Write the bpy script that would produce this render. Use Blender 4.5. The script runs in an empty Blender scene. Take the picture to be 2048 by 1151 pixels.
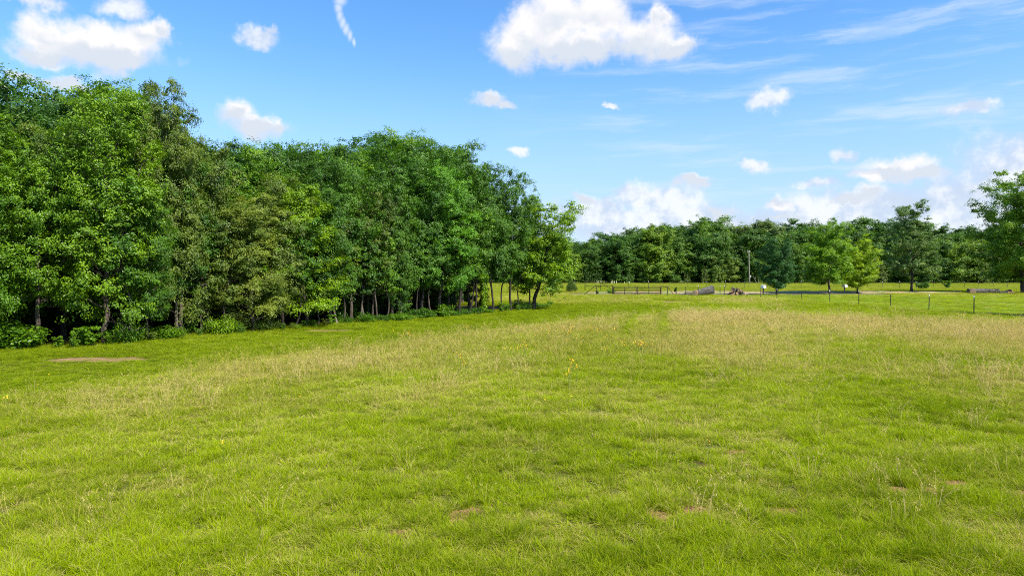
import bpy, math
import numpy as np
from mathutils import Vector

S = bpy.context.scene
COL = S.collection
rng = np.random.default_rng(11)
R = math.radians

# ------------------------------------------------------------------ camera
CAM_H, FPX, PITCH = 3.5, 1365.3, math.atan(28.5 / 1365.3)
cam_d = bpy.data.cameras.new("camera")
cam_d.lens, cam_d.sensor_width = 24.0, 36.0
cam_d.clip_start, cam_d.clip_end = 0.1, 6000
cam = bpy.data.objects.new("camera", cam_d)
cam.location = (0, 0, CAM_H)
cam.rotation_euler = (math.pi / 2 - PITCH, 0, 0)
COL.objects.link(cam)
S.camera = cam


def ray(px, py):
    u, v = (px - 1024) / FPX, (575.5 - py) / FPX
    c, s = math.cos(PITCH), math.sin(PITCH)
    return np.array([u, c + v * s, -s + v * c])


def at(px, py, z=0.0):
    """The point of the ground (height z) that the photograph shows at this pixel."""
    d = ray(px, py)
    t = (z - CAM_H) / d[2]
    return d[0] * t, d[1] * t


def top_height(px_top, y):
    """Height of something whose top shows at row px_top and which stands y metres away."""
    d = ray(1024, px_top)
    return CAM_H + d[2] / d[1] * y


# ------------------------------------------------------------------ noise
def vnoise(x, y, scale, seed=0):
    x, y = np.asarray(x, float) / scale, np.asarray(y, float) / scale
    xi, yi = np.floor(x).astype(np.int64), np.floor(y).astype(np.int64)
    fx, fy = x - xi, y - yi
    fx, fy = fx * fx * (3 - 2 * fx), fy * fy * (3 - 2 * fy)

    def h(a, b):
        n = (a * 374761393 + b * 668265263 + seed * 2147483647) & 0xFFFFFFFF
        n = ((n ^ (n >> 13)) * 1274126177) & 0xFFFFFFFF
        return ((n ^ (n >> 16)) & 0xFFFF) / 65535.0
    return (h(xi, yi) * (1 - fx) + h(xi + 1, yi) * fx) * (1 - fy) + (h(xi, yi + 1) * (1 - fx) + h(xi + 1, yi + 1) * fx) * fy


def fbm(x, y, scale, seed=0, octaves=4):
    a, t, w = 0, 0, 1.0
    for o in range(octaves):
        a = a + w * vnoise(x, y, scale / 2 ** o, seed + o * 17)
        t += w
        w *= 0.55
    return a / t


def sst(a, b, x):
    t = np.clip((np.asarray(x, float) - a) / (b - a), 0, 1)
    return t * t * (3 - 2 * t)


# ------------------------------------------------------------------ mesh helpers
class Geo:
    def __init__(self):
        self.v, self.q, self.m, self.n = [], [], [], 0

    def add(self, v, q, mat=0):
        v = np.asarray(v, float)
        q = np.asarray(q, np.int64)
        self.v.append(v)
        self.q.append(q + self.n)
        self.m.append(np.full(len(q), mat, np.int32))
        self.n += len(v)


def quads_mesh(name, V, Q, mats=(), face_attr=None, point_attr=None, smooth=False, mat_index=None):
    V = np.asarray(V, np.float32)
    Q = np.asarray(Q, np.int32)
    me = bpy.data.meshes.new(name)
    n, k = len(Q), Q.shape[1]
    me.vertices.add(len(V))
    me.vertices.foreach_set("co", V.ravel())
    me.loops.add(n * k)
    me.loops.foreach_set("vertex_index", Q.ravel())
    me.polygons.add(n)
    me.polygons.foreach_set("loop_start", np.arange(0, n * k, k, dtype=np.int32))
    me.polygons.foreach_set("loop_total", np.full(n, k, np.int32))
    if mat_index is not None:
        me.polygons.foreach_set("material_index", np.asarray(mat_index, np.int32))
    me.polygons.foreach_set("use_smooth", np.full(n, smooth, bool))
    me.update(calc_edges=True)
    for m in mats:
        me.materials.append(m)
    for an, arr in (face_attr or {}).items():
        me.attributes.new(an, 'FLOAT', 'FACE').data.foreach_set("value", np.asarray(arr, np.float32))
    for an, arr in (point_attr or {}).items():
        me.attributes.new(an, 'FLOAT', 'POINT').data.foreach_set("value", np.asarray(arr, np.float32))
    return me


def geo_mesh(name, G, mats, smooth=True):
    return quads_mesh(name, np.vstack(G.v), np.vstack(G.q), mats, smooth=smooth, mat_index=np.concatenate(G.m))


def tube(G, P, rad, sides=6, mat=0, cap=False):
    P = np.asarray(P, float)
    n = len(P)
    rad = np.broadcast_to(np.asarray(rad, float), (n,))
    T = np.gradient(P, axis=0)
    T /= np.linalg.norm(T, axis=1)[:, None] + 1e-9
    ref = np.array([1.0, 0, 0]) if abs(T[0, 0]) < 0.8 else np.array([0, 1.0, 0])
    A = ref[None] - T * (T @ ref)[:, None]
    A /= np.linalg.norm(A, axis=1)[:, None] + 1e-9
    B = np.cross(T, A)
    ang = np.linspace(0, 2 * math.pi, sides, endpoint=False)
    V = P[:, None, :] + rad[:, None, None] * (np.cos(ang)[None, :, None] * A[:, None, :] + np.sin(ang)[None, :, None] * B[:, None, :])
    V = V.reshape(-1, 3)
    i = np.arange(n - 1)[:, None] * sides
    j = np.arange(sides)[None, :]
    j2 = (j + 1) % sides
    Q = np.stack([i + j, i + j2, i + sides + j2, i + sides + j], -1).reshape(-1, 4)
    if cap:
        V = np.vstack([V, P[0], P[-1]])
        a, b = len(V) - 2, len(V) - 1
        e = [[a, k2, k1, k1] for k1, k2 in zip(range(0), range(0))]
        jj = np.arange(sides)
        # two triangles of the end fan make one quad
        q1 = [[a, (k + 2) % sides, (k + 1) % sides, k] for k in range(0, sides - 1, 2)]
        o = (n - 1) * sides
        q2 = [[b, o + k, o + (k + 1) % sides, o + (k + 2) % sides] for k in range(0, sides - 1, 2)]
        Q = np.vstack([Q, q1, q2])
    G.add(V, Q, mat)


def box(G, c, s, mat=0, rz=0.0):
    x, y, z = np.asarray(s, float) / 2
    v = np.array([[a, b, d] for d in (-z, z) for a, b in ((-x, -y), (x, -y), (x, y), (-x, y))])
    if rz:
        cs, sn = math.cos(rz), math.sin(rz)
        v = v @ np.array([[cs, sn, 0], [-sn, cs, 0], [0, 0, 1]])
    G.add(v + np.asarray(c, float), [[3, 2, 1, 0], [4, 5, 6, 7], [0, 1, 5, 4], [1, 2, 6, 5], [2, 3, 7, 6], [3, 0, 4, 7]], mat)


def link(name, data, parent=None, loc=(0, 0, 0)):
    o = bpy.data.objects.new(name, data)
    COL.objects.link(o)
    o.location = loc
    if parent:
        o.parent = parent
    return o


def tag(o, label=None, cat=None, group=None, kind=None):
    if label:
        o["label"] = label
    if cat:
        o["category"] = cat
    if group:
        o["group"] = group
    if kind:
        o["kind"] = kind
    return o


def thing(name, loc, label, cat, group=None, rz=0.0, scale=(1, 1, 1)):
    o = link(name, None, None, loc)
    o.rotation_euler.z = rz
    o.scale = scale
    o.empty_display_size = 0.2
    return tag(o, label, cat, group)


ORD = ("first second third fourth fifth sixth seventh eighth ninth tenth eleventh twelfth thirteenth fourteenth fifteenth sixteenth "
       "seventeenth eighteenth nineteenth twentieth").split()


def ordinal(i):
    if i < 20:
        return ORD[i]
    tens = {2: "twenty", 3: "thirty", 4: "forty", 5: "fifty", 6: "sixty", 7: "seventy", 8: "eighty", 9: "ninety"}
    t, u = divmod(i + 1, 10)
    return {20: "twentieth", 30: "thirtieth", 40: "fortieth", 50: "fiftieth", 60: "sixtieth", 70: "seventieth", 80: "eightieth", 90: "ninetieth"}[i + 1] if u == 0 else tens[t] + "-" + ORD[u - 1]


# ------------------------------------------------------------------ materials
class NT:
    def __init__(self, name, world=False):
        self.id = bpy.data.worlds.new(name) if world else bpy.data.materials.new(name)
        self.id.use_nodes = True
        self.t = self.id.node_tree
        self.t.nodes.clear()

    def n(self, typ, props=None, **ins):
        nd = self.t.nodes.new(typ)
        for k, v in (props or {}).items():
            setattr(nd, k, v)
        for k, v in ins.items():
            self.put(nd, k, v)
        return nd

    def put(self, nd, k, v):
        if isinstance(k, str) and k.startswith("i") and k[1:].isdigit():
            sk = nd.inputs[int(k[1:])]
        else:
            sk = nd.inputs[k.replace("_", " ")]
        if isinstance(v, bpy.types.NodeSocket):
            self.t.links.new(v, sk)
        elif isinstance(v, bpy.types.Node):
            self.t.links.new(v.outputs[0], sk)
        else:
            sk.default_value = v

    def math(self, op, a, b=None, c=None, clamp=False):
        nd = self.n("ShaderNodeMath", {"operation": op, "use_clamp": clamp}, i0=a)
        if b is not None:
            self.put(nd, "i1", b)
        if c is not None:
            self.put(nd, "i2", c)
        return nd.outputs[0]

    def vmath(self, op, a, b=None, c=None):
        nd = self.n("ShaderNodeVectorMath", {"operation": op}, i0=a)
        if b is not None:
            self.put(nd, "i1", b)
        if c is not None:
            self.put(nd, "i2", c)
        return nd.outputs["Value" if op in ("LENGTH", "DOT_PRODUCT") else "Vector"]

    def mix(self, f, a, b, blend="MIX"):
        nd = self.n("ShaderNodeMix", {"data_type": "RGBA", "blend_type": blend})
        for sk, v in ((nd.inputs["Factor"], f), (nd.inputs["A"], a), (nd.inputs["B"], b)):
            pass
        self._set(nd.inputs[0], f)
        self._set(nd.inputs[6], a)
        self._set(nd.inputs[7], b)
        return nd.outputs[2]

    def _set(self, sk, v):
        if isinstance(v, bpy.types.NodeSocket):
            self.t.links.new(v, sk)
        elif isinstance(v, tuple) and len(v) == 3:
            sk.default_value = (*v, 1)
        else:
            sk.default_value = v

    def noise(self, vec, scale, detail=4, rough=0.55, dist=0.0):
        nd = self.n("ShaderNodeTexNoise", None, Scale=scale, Detail=detail, Roughness=rough, Distortion=dist)
        if vec is not None:
            self.put(nd, "Vector", vec)
        return nd.outputs[0]

    def ss(self, x, a, b, lo=0.0, hi=1.0):
        nd = self.n("ShaderNodeMapRange", {"interpolation_type": "SMOOTHSTEP"}, i0=x, i1=a, i2=b, i3=lo, i4=hi)
        return nd.outputs[0]

    def out(self, sh):
        o = self.n("ShaderNodeOutputMaterial")
        self.t.links.new(sh, o.inputs["Surface"])
        return self.id


def simple_mat(name, c1, c2, scale=8.0, rough=0.8, bump=0.3, metal=0.0, spec=0.3, stretch=(1, 1, 1), objcol=False):
    m = NT(name)
    tc = m.n("ShaderNodeTexCoord").outputs["Object"]
    v = m.vmath("MULTIPLY", tc, stretch)
    f = m.noise(v, scale, 6, 0.65)
    col = m.mix(m.ss(f, 0.32, 0.68), c1, c2)
    f2 = m.noise(v, scale * 5, 4, 0.6)
    col = m.mix(m.ss(f2, 0.45, 0.75, 0.0, 0.5), col, tuple(x * 0.5 for x in c1))
    if objcol:
        col = m.mix(1.0, col, m.n("ShaderNodeObjectInfo").outputs["Color"], "MULTIPLY")
    b = m.n("ShaderNodeBump", None, Strength=bump, Distance=0.03, Height=f2)
    p = m.n("ShaderNodeBsdfPrincipled", None, Base_Color=col, Roughness=rough, Metallic=metal, Normal=b.outputs[0])
    p.inputs["Specular IOR Level"].default_value = spec
    return m.out(p.outputs[0])


def leaf_mat(name):
    m = NT(name)
    oc = m.n("ShaderNodeObjectInfo").outputs["Color"]
    tint = m.n("ShaderNodeAttribute", {"attribute_name": "tint"}).outputs["Fac"]
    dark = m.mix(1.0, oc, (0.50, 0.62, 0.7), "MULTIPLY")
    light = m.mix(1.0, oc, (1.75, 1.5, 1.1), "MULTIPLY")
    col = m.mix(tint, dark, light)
    d = m.n("ShaderNodeBsdfPrincipled", None, Base_Color=col, Roughness=0.42)
    d.inputs["Specular IOR Level"].default_value = 0.36
    tcol = m.mix(1.0, col, (1.5, 1.6, 0.7), "MULTIPLY")
    t = m.n("ShaderNodeBsdfTranslucent", None, Color=tcol)
    mx = m.n("ShaderNodeMixShader", None, i0=0.30, i1=d.outputs[0], i2=t.outputs[0])
    return m.out(mx.outputs[0])


def blade_mat(name):
    """Grass blades: green to straw by the tuft's own dryness, paler towards the tip of a dry blade."""
    m = NT(name)
    dry = m.n("ShaderNodeAttribute", {"attribute_name": "dry", "attribute_type": 'INSTANCER'}).outputs["Fac"]
    tone = m.n("ShaderNodeAttribute", {"attribute_name": "tone", "attribute_type": 'INSTANCER'}).outputs["Fac"]
    bt = m.n("ShaderNodeAttribute", {"attribute_name": "bt"}).outputs["Fac"]
    h = m.n("ShaderNodeAttribute", {"attribute_name": "h"}).outputs["Fac"]
    g1 = m.mix(tone, GREEN_A, GREEN_B)
    g2 = m.mix(m.math("MULTIPLY", bt, 0.6), g1, GREEN_C)
    straw = m.mix(tone, STRAW_A, STRAW_B)
    # a share of the blades is straw, more of them in a drier tuft
    thr = m.math("ADD", m.math("MULTIPLY", dry, 1.25), m.math("MULTIPLY", m.math("SUBTRACT", h, 0.5), 0.25))
    f = m.ss(m.math("SUBTRACT", thr, bt), -0.12, 0.22)
    col = m.mix(f, g2, straw)
    d = m.n("ShaderNodeBsdfDiffuse", None, Color=col)
    t = m.n("ShaderNodeBsdfTranslucent", None, Color=m.mix(1.0, col, (1.25, 1.3, 0.5), "MULTIPLY"))
    mx = m.n("ShaderNodeMixShader", None, i0=0.30, i1=d.outputs[0], i2=t.outputs[0])
    return m.out(mx.outputs[0])


GREEN_A, GREEN_B, GREEN_C = (0.082, 0.182, 0.006), (0.275, 0.400, 0.003), (0.42, 0.44, 0.008)
STRAW_A, STRAW_B = (0.36, 0.335, 0.055), (0.60, 0.46, 0.20)

M_LEAF = leaf_mat("leaf")
M_BLADE = blade_mat("grass_blade")
M_BARK = simple_mat("bark", (0.075, 0.058, 0.044), (0.22, 0.195, 0.165), 3.0, 0.92, 0.8, stretch=(3, 3, 0.7), objcol=True)
M_RUST = simple_mat("rusty_pipe", (0.030, 0.014, 0.010), (0.07, 0.032, 0.022), 6.0, 0.65, 0.2, 0.3)
M_POST = simple_mat("post_steel", (0.02, 0.028, 0.022), (0.05, 0.05, 0.04), 9.0, 0.6, 0.2, 0.3)
M_WHITE = simple_mat("white_paint", (0.72, 0.72, 0.70), (0.85, 0.85, 0.84), 5.0, 0.45, 0.1)
M_WIRE = simple_mat("galvanised_wire", (0.16, 0.15, 0.14), (0.24, 0.23, 0.22), 9.0, 0.5, 0.1, 0.6)
M_POLE = simple_mat("weathered_pole", (0.20, 0.165, 0.12), (0.32, 0.28, 0.22), 4.0, 0.9, 0.4, stretch=(6, 6, 0.5))
M_GREYWOOD = simple_mat("grey_log_bark", (0.05, 0.044, 0.037), (0.17, 0.155, 0.13), 2.6, 0.95, 1.0, stretch=(1, 3, 3))
M_CUT = simple_mat("cut_wood", (0.30, 0.17, 0.09), (0.52, 0.38, 0.24), 3.5, 0.9, 0.3)
M_REDWOOD = simple_mat("reddish_split_wood", (0.13, 0.065, 0.04), (0.36, 0.21, 0.12), 3.0, 0.9, 0.6)
M_DARKGREEN = simple_mat("dark_paint", (0.02, 0.03, 0.02), (0.04, 0.05, 0.04), 5.0, 0.5, 0.1)
M_YELLOW = simple_mat("yellow_petal", (0.80, 0.42, 0.01), (0.90, 0.54, 0.02), 8.0, 0.6, 0.05)
M_STEM = simple_mat("flower_stem", (0.06, 0.13, 0.02), (0.10, 0.18, 0.03), 8.0, 0.7, 0.05)
M_STAKE = simple_mat("pale_stake_paint", (0.46, 0.43, 0.20), (0.58, 0.54, 0.30), 4.0, 0.6, 0.1)
M_RED = simple_mat("flag_paint", (0.45, 0.03, 0.02), (0.5, 0.05, 0.03), 4.0, 0.5, 0.05)
M_INSUL = simple_mat("pale_porcelain", (0.6, 0.6, 0.6), (0.7, 0.7, 0.7), 4.0, 0.3, 0.05)

# ------------------------------------------------------------------ where things are
WA, WU, WN = np.array([-22.5, 32.0]), np.array([0.551, 0.834]), np.array([-0.834, 0.551])
WLEN = 45.5


def wood_dist(x, y):
    """Distance in front of the edge of the woodland (negative inside it)."""
    x, y = np.asarray(x, float), np.asarray(y, float)
    dx, dy = x - WA[0], y - WA[1]
    s = dx * WU[0] + dy * WU[1]
    o = -(dx * WN[0] + dy * WN[1]) + 1.2 * (fbm(s, s * 0 + 3, 6, 5) - 0.5)
    past = np.clip(s - WLEN, 0, None)
    return np.where(s > WLEN, np.hypot(np.clip(o, 0, None), past) + 0 * o, o)


def fence_x(y):
    """The line of the near wire fence beside the mown lawn."""
    return np.interp(y, [20, 52, 62, 79, 98, 110], [41, 39.4, 37.9, 36.8, 35.7, 33.0])


ROAD_Y0, ROAD_Y1 = 113.5, 119.0


def lawn(x, y):
    x, y = np.asarray(x, float), np.asarray(y, float)
    return sst(-0.5, 0.8, x - fence_x(y)) * (1 - sst(ROAD_Y0 - 1, ROAD_Y0, y)) * sst(30, 50, y)


def tracks(x, y):
    """The two wheel tracks in the tall grass that lead to the gate."""
    x, y = np.asarray(x, float), np.asarray(y, float)
    cx = np.interp(y, [36, 46, 52, 60, 75, 95, 112], [7.0, 9.0, 10.5, 12.6, 16.5, 20.0, 20.5])
    w = np.minimum(np.abs(x - cx + 1.15), np.abs(x - cx - 1.15))
    return (1 - sst(0.3, 0.75, w)) * sst(35, 39, y) * (1 - sst(110, 113, y))


def dryness(x, y):
    """How much of the grass is straw coloured, 0 to 1."""
    x, y = np.asarray(x, float), np.asarray(y, float)
    n = fbm(x, y, 9, 1) - 0.5
    n2 = fbm(x, y, 2.2, 2) - 0.5
    n3 = fbm(x, y, 24, 3) - 0.5
    u = x / np.maximum(y, 1)
    lo = np.interp(u, [-0.75, -0.5, -0.25, 0.0, 0.2, 0.35, 0.5, 0.72], [17, 20, 23, 23, 23, 26, 24, 21])
    hi = np.interp(u, [-0.75, 0.0, 0.17, 0.28, 0.38, 0.5, 0.64], [60, 56, 54, 59, 56, 51, 46])
    yy = y * (1 + 0.55 * n + 0.12 * n2)
    core = sst(lo * 0.82, lo * 1.25, yy) * (1 - sst(hi * 0.95, hi * 1.08, y + 6 * n))
    pink = sst(0.12, 0.3, u)
    d = 0.09 + (0.22 + 0.25 * pink) * core * (1 - 0.4 * sst(-0.12, -0.4, u)) + (0.85 * n + 0.35 * n3) * sst(10, 24, y) * (0.35 + 0.65 * core) + 0.40 * n2
    d = d + sst(-2, -10, x) * sst(11, 17, y) * 0.14 * (1 - core)
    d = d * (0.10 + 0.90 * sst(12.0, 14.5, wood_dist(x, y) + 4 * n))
    far = sst(66, 84, y)
    d = d * (1 - far) + far * (0.30 + 0.5 * n)
    d = d * (1 - 0.9 * tracks(x, y))
    far2 = sst(126, 134, y)
    d = d * (1 - far2) + far2 * (0.24 + 0.4 * (fbm(x, y * 2.5, 24, 8) - 0.5))
    lw = lawn(x, y)
    d = d * (1 - lw) + lw * (0.16 + 0.5 * (fbm(x * 0.35, y, 9, 9) - 0.45))
    return np.clip(d, 0.0, 1.0)


DIRT = [  # px, py of the centre, half width and half depth in metres
    (1322, 1030, 0.24, 0.20), (1392, 1021, 0.26, 0.16), (1572, 1022, 0.36, 0.10), (1835, 985, 0.55, 0.20), (2038, 990, 0.34, 0.22),
    (935, 1030, 0.26, 0.26), (812, 1066, 0.15, 0.11), (722, 1117, 0.24, 0.14), (1100, 1058, 0.16, 0.06), (1910, 965, 0.28, 0.10),
    (175, 1042, 0.2, 0.1), (520, 1022, 0.25, 0.1), (1480, 905, 0.3, 0.14), (1690, 1120, 0.14, 0.09)]
TAN = [(195, 719, 2.2, 0.75), (655, 661, 1.5, 0.7), (1335, 603.5, 1.7, 2.2), (1262, 599, 3.5, 0.7)]
DIRT_W = [(*at(a, b), 1.2 * c, 1.3 * d) for a, b, c, d in DIRT] + [(*at(a, b), c, d) for a, b, c, d in TAN]


def bare(x, y):
    r = np.zeros_like(np.asarray(x, float))
    for cx, cy, a, b in DIRT_W:
        q = np.hypot((x - cx) / a, (y - cy) / b) + 0.5 * (fbm(x, y, 0.45 * a + 0.1, 31) - 0.5)
        r = np.maximum(r, 1 - sst(0.75, 1.1, q))
    return r


# ------------------------------------------------------------------ ground
def make_ground():
    def axis(lo, hi, fine_lo, fine_hi, step, grow=1.25):
        a = list(np.arange(fine_lo, fine_hi + step, step))
        s, v = step, a[-1]
        while v < hi:
            s *= grow
            v += s
            a.append(v)
        s, v = step, a[0]
        while v > lo:
            s *= grow
            v -= s
            a.insert(0, v)
        return np.array(a)
    xs, ys = axis(-3000, 3000, -60, 130, 0.8), axis(-1500, 4500, 2, 170, 0.8)
    X, Y = np.meshgrid(xs, ys)
    V = np.stack([X.ravel(), Y.ravel(), np.zeros(X.size)], 1)
    nx, ny = len(xs), len(ys)
    i = (np.arange(ny - 1)[:, None] * nx + np.arange(nx - 1)[None]).ravel()
    Q = np.stack([i, i + 1, i + 1 + nx, i + nx], 1)
    m = NT("meadow_soil")
    pos = m.n("ShaderNodeNewGeometry").outputs["Position"]
    dry = m.n("ShaderNodeAttribute", {"attribute_name": "dry"}).outputs["Fac"]
    lw = m.n("ShaderNodeAttribute", {"attribute_name": "lawn"}).outputs["Fac"]
    n1 = m.noise(pos, 5.0, 6, 0.7)
    n2 = m.noise(pos, 0.5, 5, 0.6)
    dd = m.math("ADD", dry, m.math("MULTIPLY", m.math("SUBTRACT", n2, 0.5), 0.5), None, True)
    green = m.mix(n1, (0.040, 0.060, 0.006), (0.095, 0.120, 0.010))
    straw = m.mix(n1, (0.12, 0.095, 0.035), (0.23, 0.18, 0.08))
    soil = m.mix(n1, (0.060, 0.036, 0.016), (0.16, 0.10, 0.045))
    thatch = m.mix(m.ss(m.noise(pos, 2.2, 5, 0.65), 0.5, 0.66), m.mix(dd, green, straw), soil)
    lcol = m.mix(m.ss(m.noise(m.vmath("MULTIPLY", pos, (0.12, 1.0, 1)), 0.28, 4, 0.6), 0.35, 0.65), (0.13, 0.225, 0.018), (0.19, 0.285, 0.03))
    lcol = m.mix(m.math("MULTIPLY", dd, 0.9), lcol, (0.36, 0.33, 0.12))
    lcol = m.mix(m.ss(n1, 0.4, 0.75, 0.0, 0.35), lcol, (0.09, 0.16, 0.02))
    col = m.mix(lw, thatch, lcol)
    b = m.n("ShaderNodeBump", None, Strength=0.6, Distance=0.05, Height=n1)
    p = m.n("ShaderNodeBsdfPrincipled", None, Base_Color=col, Roughness=0.95, Normal=b.outputs[0])
    p.inputs["Specular IOR Level"].default_value = 0.1
    mat = m.out(p.outputs[0])
    far = sst(132, 138, Y.ravel()) * 0.55
    me = quads_mesh("ground", V, Q, [mat], point_attr={"dry": dryness(V[:, 0], V[:, 1]), "lawn": np.maximum(lawn(V[:, 0], V[:, 1]), far)})
    tag(link("ground", me), kind="structure")


def sheet(name, outline, z, mat):
    """A flat sheet with a ragged outline, as a fan of quads."""
    o = np.asarray(outline, float)
    n = len(o)
    if n % 2:
        o = np.vstack([o, (o[-1] + o[0]) / 2])
        n += 1
    c = o.mean(0)
    V = np.vstack([np.c_[o, np.full(n, z)], [[c[0], c[1], z]]])
    Q = [[n, k, k + 1, (k + 2) % n] for k in range(0, n, 2)]
    return tag(link(name, quads_mesh(name, V, Q, [mat])), kind="structure")


def soil_mat(name, a, b, scale):
    m = NT(name)
    pos = m.n("ShaderNodeNewGeometry").outputs["Position"]
    f = m.noise(pos, scale, 8, 0.7)
    f2 = m.noise(pos, scale * 7, 4, 0.6)
    col = m.mix(m.ss(f, 0.3, 0.7), a, b)
    col = m.mix(m.ss(f2, 0.52, 0.7, 0, 0.7), col, tuple(x * 0.45 for x in a))
    bp = m.n("ShaderNodeBump", None, Strength=0.9, Distance=0.04, Height=m.math("ADD", f, f2))
    p = m.n("ShaderNodeBsdfPrincipled", None, Base_Color=col, Roughness=0.97, Normal=bp.outputs[0])
    p.inputs["Specular IOR Level"].default_value = 0.1
    return m.out(p.outputs[0])


make_ground()
M_REDSOIL = soil_mat("red_soil", (0.23, 0.11, 0.05), (0.38, 0.21, 0.11), 6)
M_TANSOIL = soil_mat("tan_soil", (0.22, 0.125, 0.065), (0.37, 0.235, 0.125), 2.5)
M_ROAD = soil_mat("grey_gravel", (0.13, 0.108, 0.075), (0.21, 0.175, 0.125), 3)
M_LITTER = soil_mat("leaf_litter", (0.045, 0.032, 0.018), (0.11, 0.075, 0.04), 3)

for k, (cx, cy, a, b) in enumerate(DIRT_W):
    th = np.linspace(0, 2 * math.pi, 64, endpoint=False)
    rr = 1 + 0.6 * (vnoise(np.cos(th) * 2 + k * 9, np.sin(th) * 2, 0.9, 40) - 0.5) + 0.5 * (vnoise(np.cos(th) * 2 + k * 9, np.sin(th) * 2, 0.22, 41) - 0.5)
    sheet("dirt_patch", np.c_[cx + a * rr * np.cos(th), cy + b * rr * np.sin(th)], 0.004 + 0.0004 * k, M_REDSOIL if k < len(DIRT) else M_TANSOIL)

# leaf litter under the wood
s_ = np.linspace(-24, WLEN + 1, 30)
edge = [WA + WU * s - WN * (0.1 + 1.0 * (vnoise(s, 0, 2.0, 77) - 0.5)) for s in s_]
back = [WA + WU * s + WN * (30 - 22 * max(0, (s - 24) / 22)) for s in s_[::-1]]
sheet("forest_floor", edge + back, 0.005, M_LITTER)

# gravel road, its near end at the gate, and the cut bank behind it
xs_ = np.linspace(10, 64, 40)
sheet("road", [(x, ROAD_Y0 + 0.4 * math.sin(x * 0.21)) for x in xs_] + [(x, ROAD_Y1 + 0.5 * math.sin(x * 0.17 + 1)) for x in xs_[::-1]], 0.006, M_ROAD)


def make_bank():
    nx, ny = 160, 12
    X = np.linspace(8, 84, nx)
    T = np.linspace(0, 1, ny)
    V = []
    for x in X:
        w = 5.0 + 1.5 * math.sin(x * 0.13)
        hgt = 0.42 * (0.45 + 0.9 * float(fbm(x, 0.0, 9, 50))) * min(1, (x - 8) / 18, (84 - x) / 10 + 0.02)
        for t in T:
            V.append((x, 121.5 + 1.0 * math.sin(x * 0.09) + w * t, hgt * math.sin(math.pi * t) ** 1.3 + 0.16 * hgt * (float(vnoise(x, t * 6, 0.8, 51)) - 0.5) * math.sin(math.pi * t) - 0.02))
    i = (np.arange(nx - 1)[:, None] * ny + np.arange(ny - 1)[None]).ravel()
    Q = np.stack([i, i + ny, i + ny + 1, i + 1], 1)
    m = NT("cut_bank_soil")
    pos = m.n("ShaderNodeNewGeometry").outputs["Position"]
    f = m.noise(m.vmath("MULTIPLY", pos, (0.35, 1, 1.4)), 1.3, 8, 0.7)
    col = m.mix(m.ss(f, 0.38, 0.62), (0.26, 0.15, 0.075), (0.38, 0.28, 0.16))
    col = m.mix(m.ss(m.noise(pos, 0.45, 6, 0.75), 0.46, 0.58), col, (0.16, 0.21, 0.04))
    b = m.n("ShaderNodeBump", None, Strength=1.0, Distance=0.12, Height=f)
    p = m.n("ShaderNodeBsdfPrincipled", None, Base_Color=col, Roughness=0.97, Normal=b.outputs[0])
    me = quads_mesh("earth_bank", V, Q, [m.out(p.outputs[0])], smooth=True)
    tag(link("earth_bank", me), kind="structure")


make_bank()


# ------------------------------------------------------------------ trees
def unit(v):
    return v / (np.linalg.norm(v, axis=-1, keepdims=True) + 1e-9)


def leaf_quads(C, N, L, W, g):
    """One folded rhombus per leaf."""
    n = len(C)
    ax = unit(np.cross(N, unit(g.normal(size=(n, 3)))))
    ax = unit(ax + np.array([0, 0, -0.25]))
    sd = unit(np.cross(N, ax))
    l = (L * g.uniform(0.65, 1.35, n))[:, None]
    w = (W * g.uniform(0.7, 1.3, n))[:, None]
    up = unit(np.cross(ax, sd)) * l * 0.10
    V = np.empty((n, 4, 3))
    V[:, 0] = C - ax * l * 0.5
    V[:, 1] = C + sd * w * 0.5 + up + ax * l * 0.05
    V[:, 2] = C + ax * l * 0.5
    V[:, 3] = C - sd * w * 0.5 + up + ax * l * 0.05
    return V.reshape(-1, 3), np.arange(4 * n).reshape(n, 4)


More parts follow.
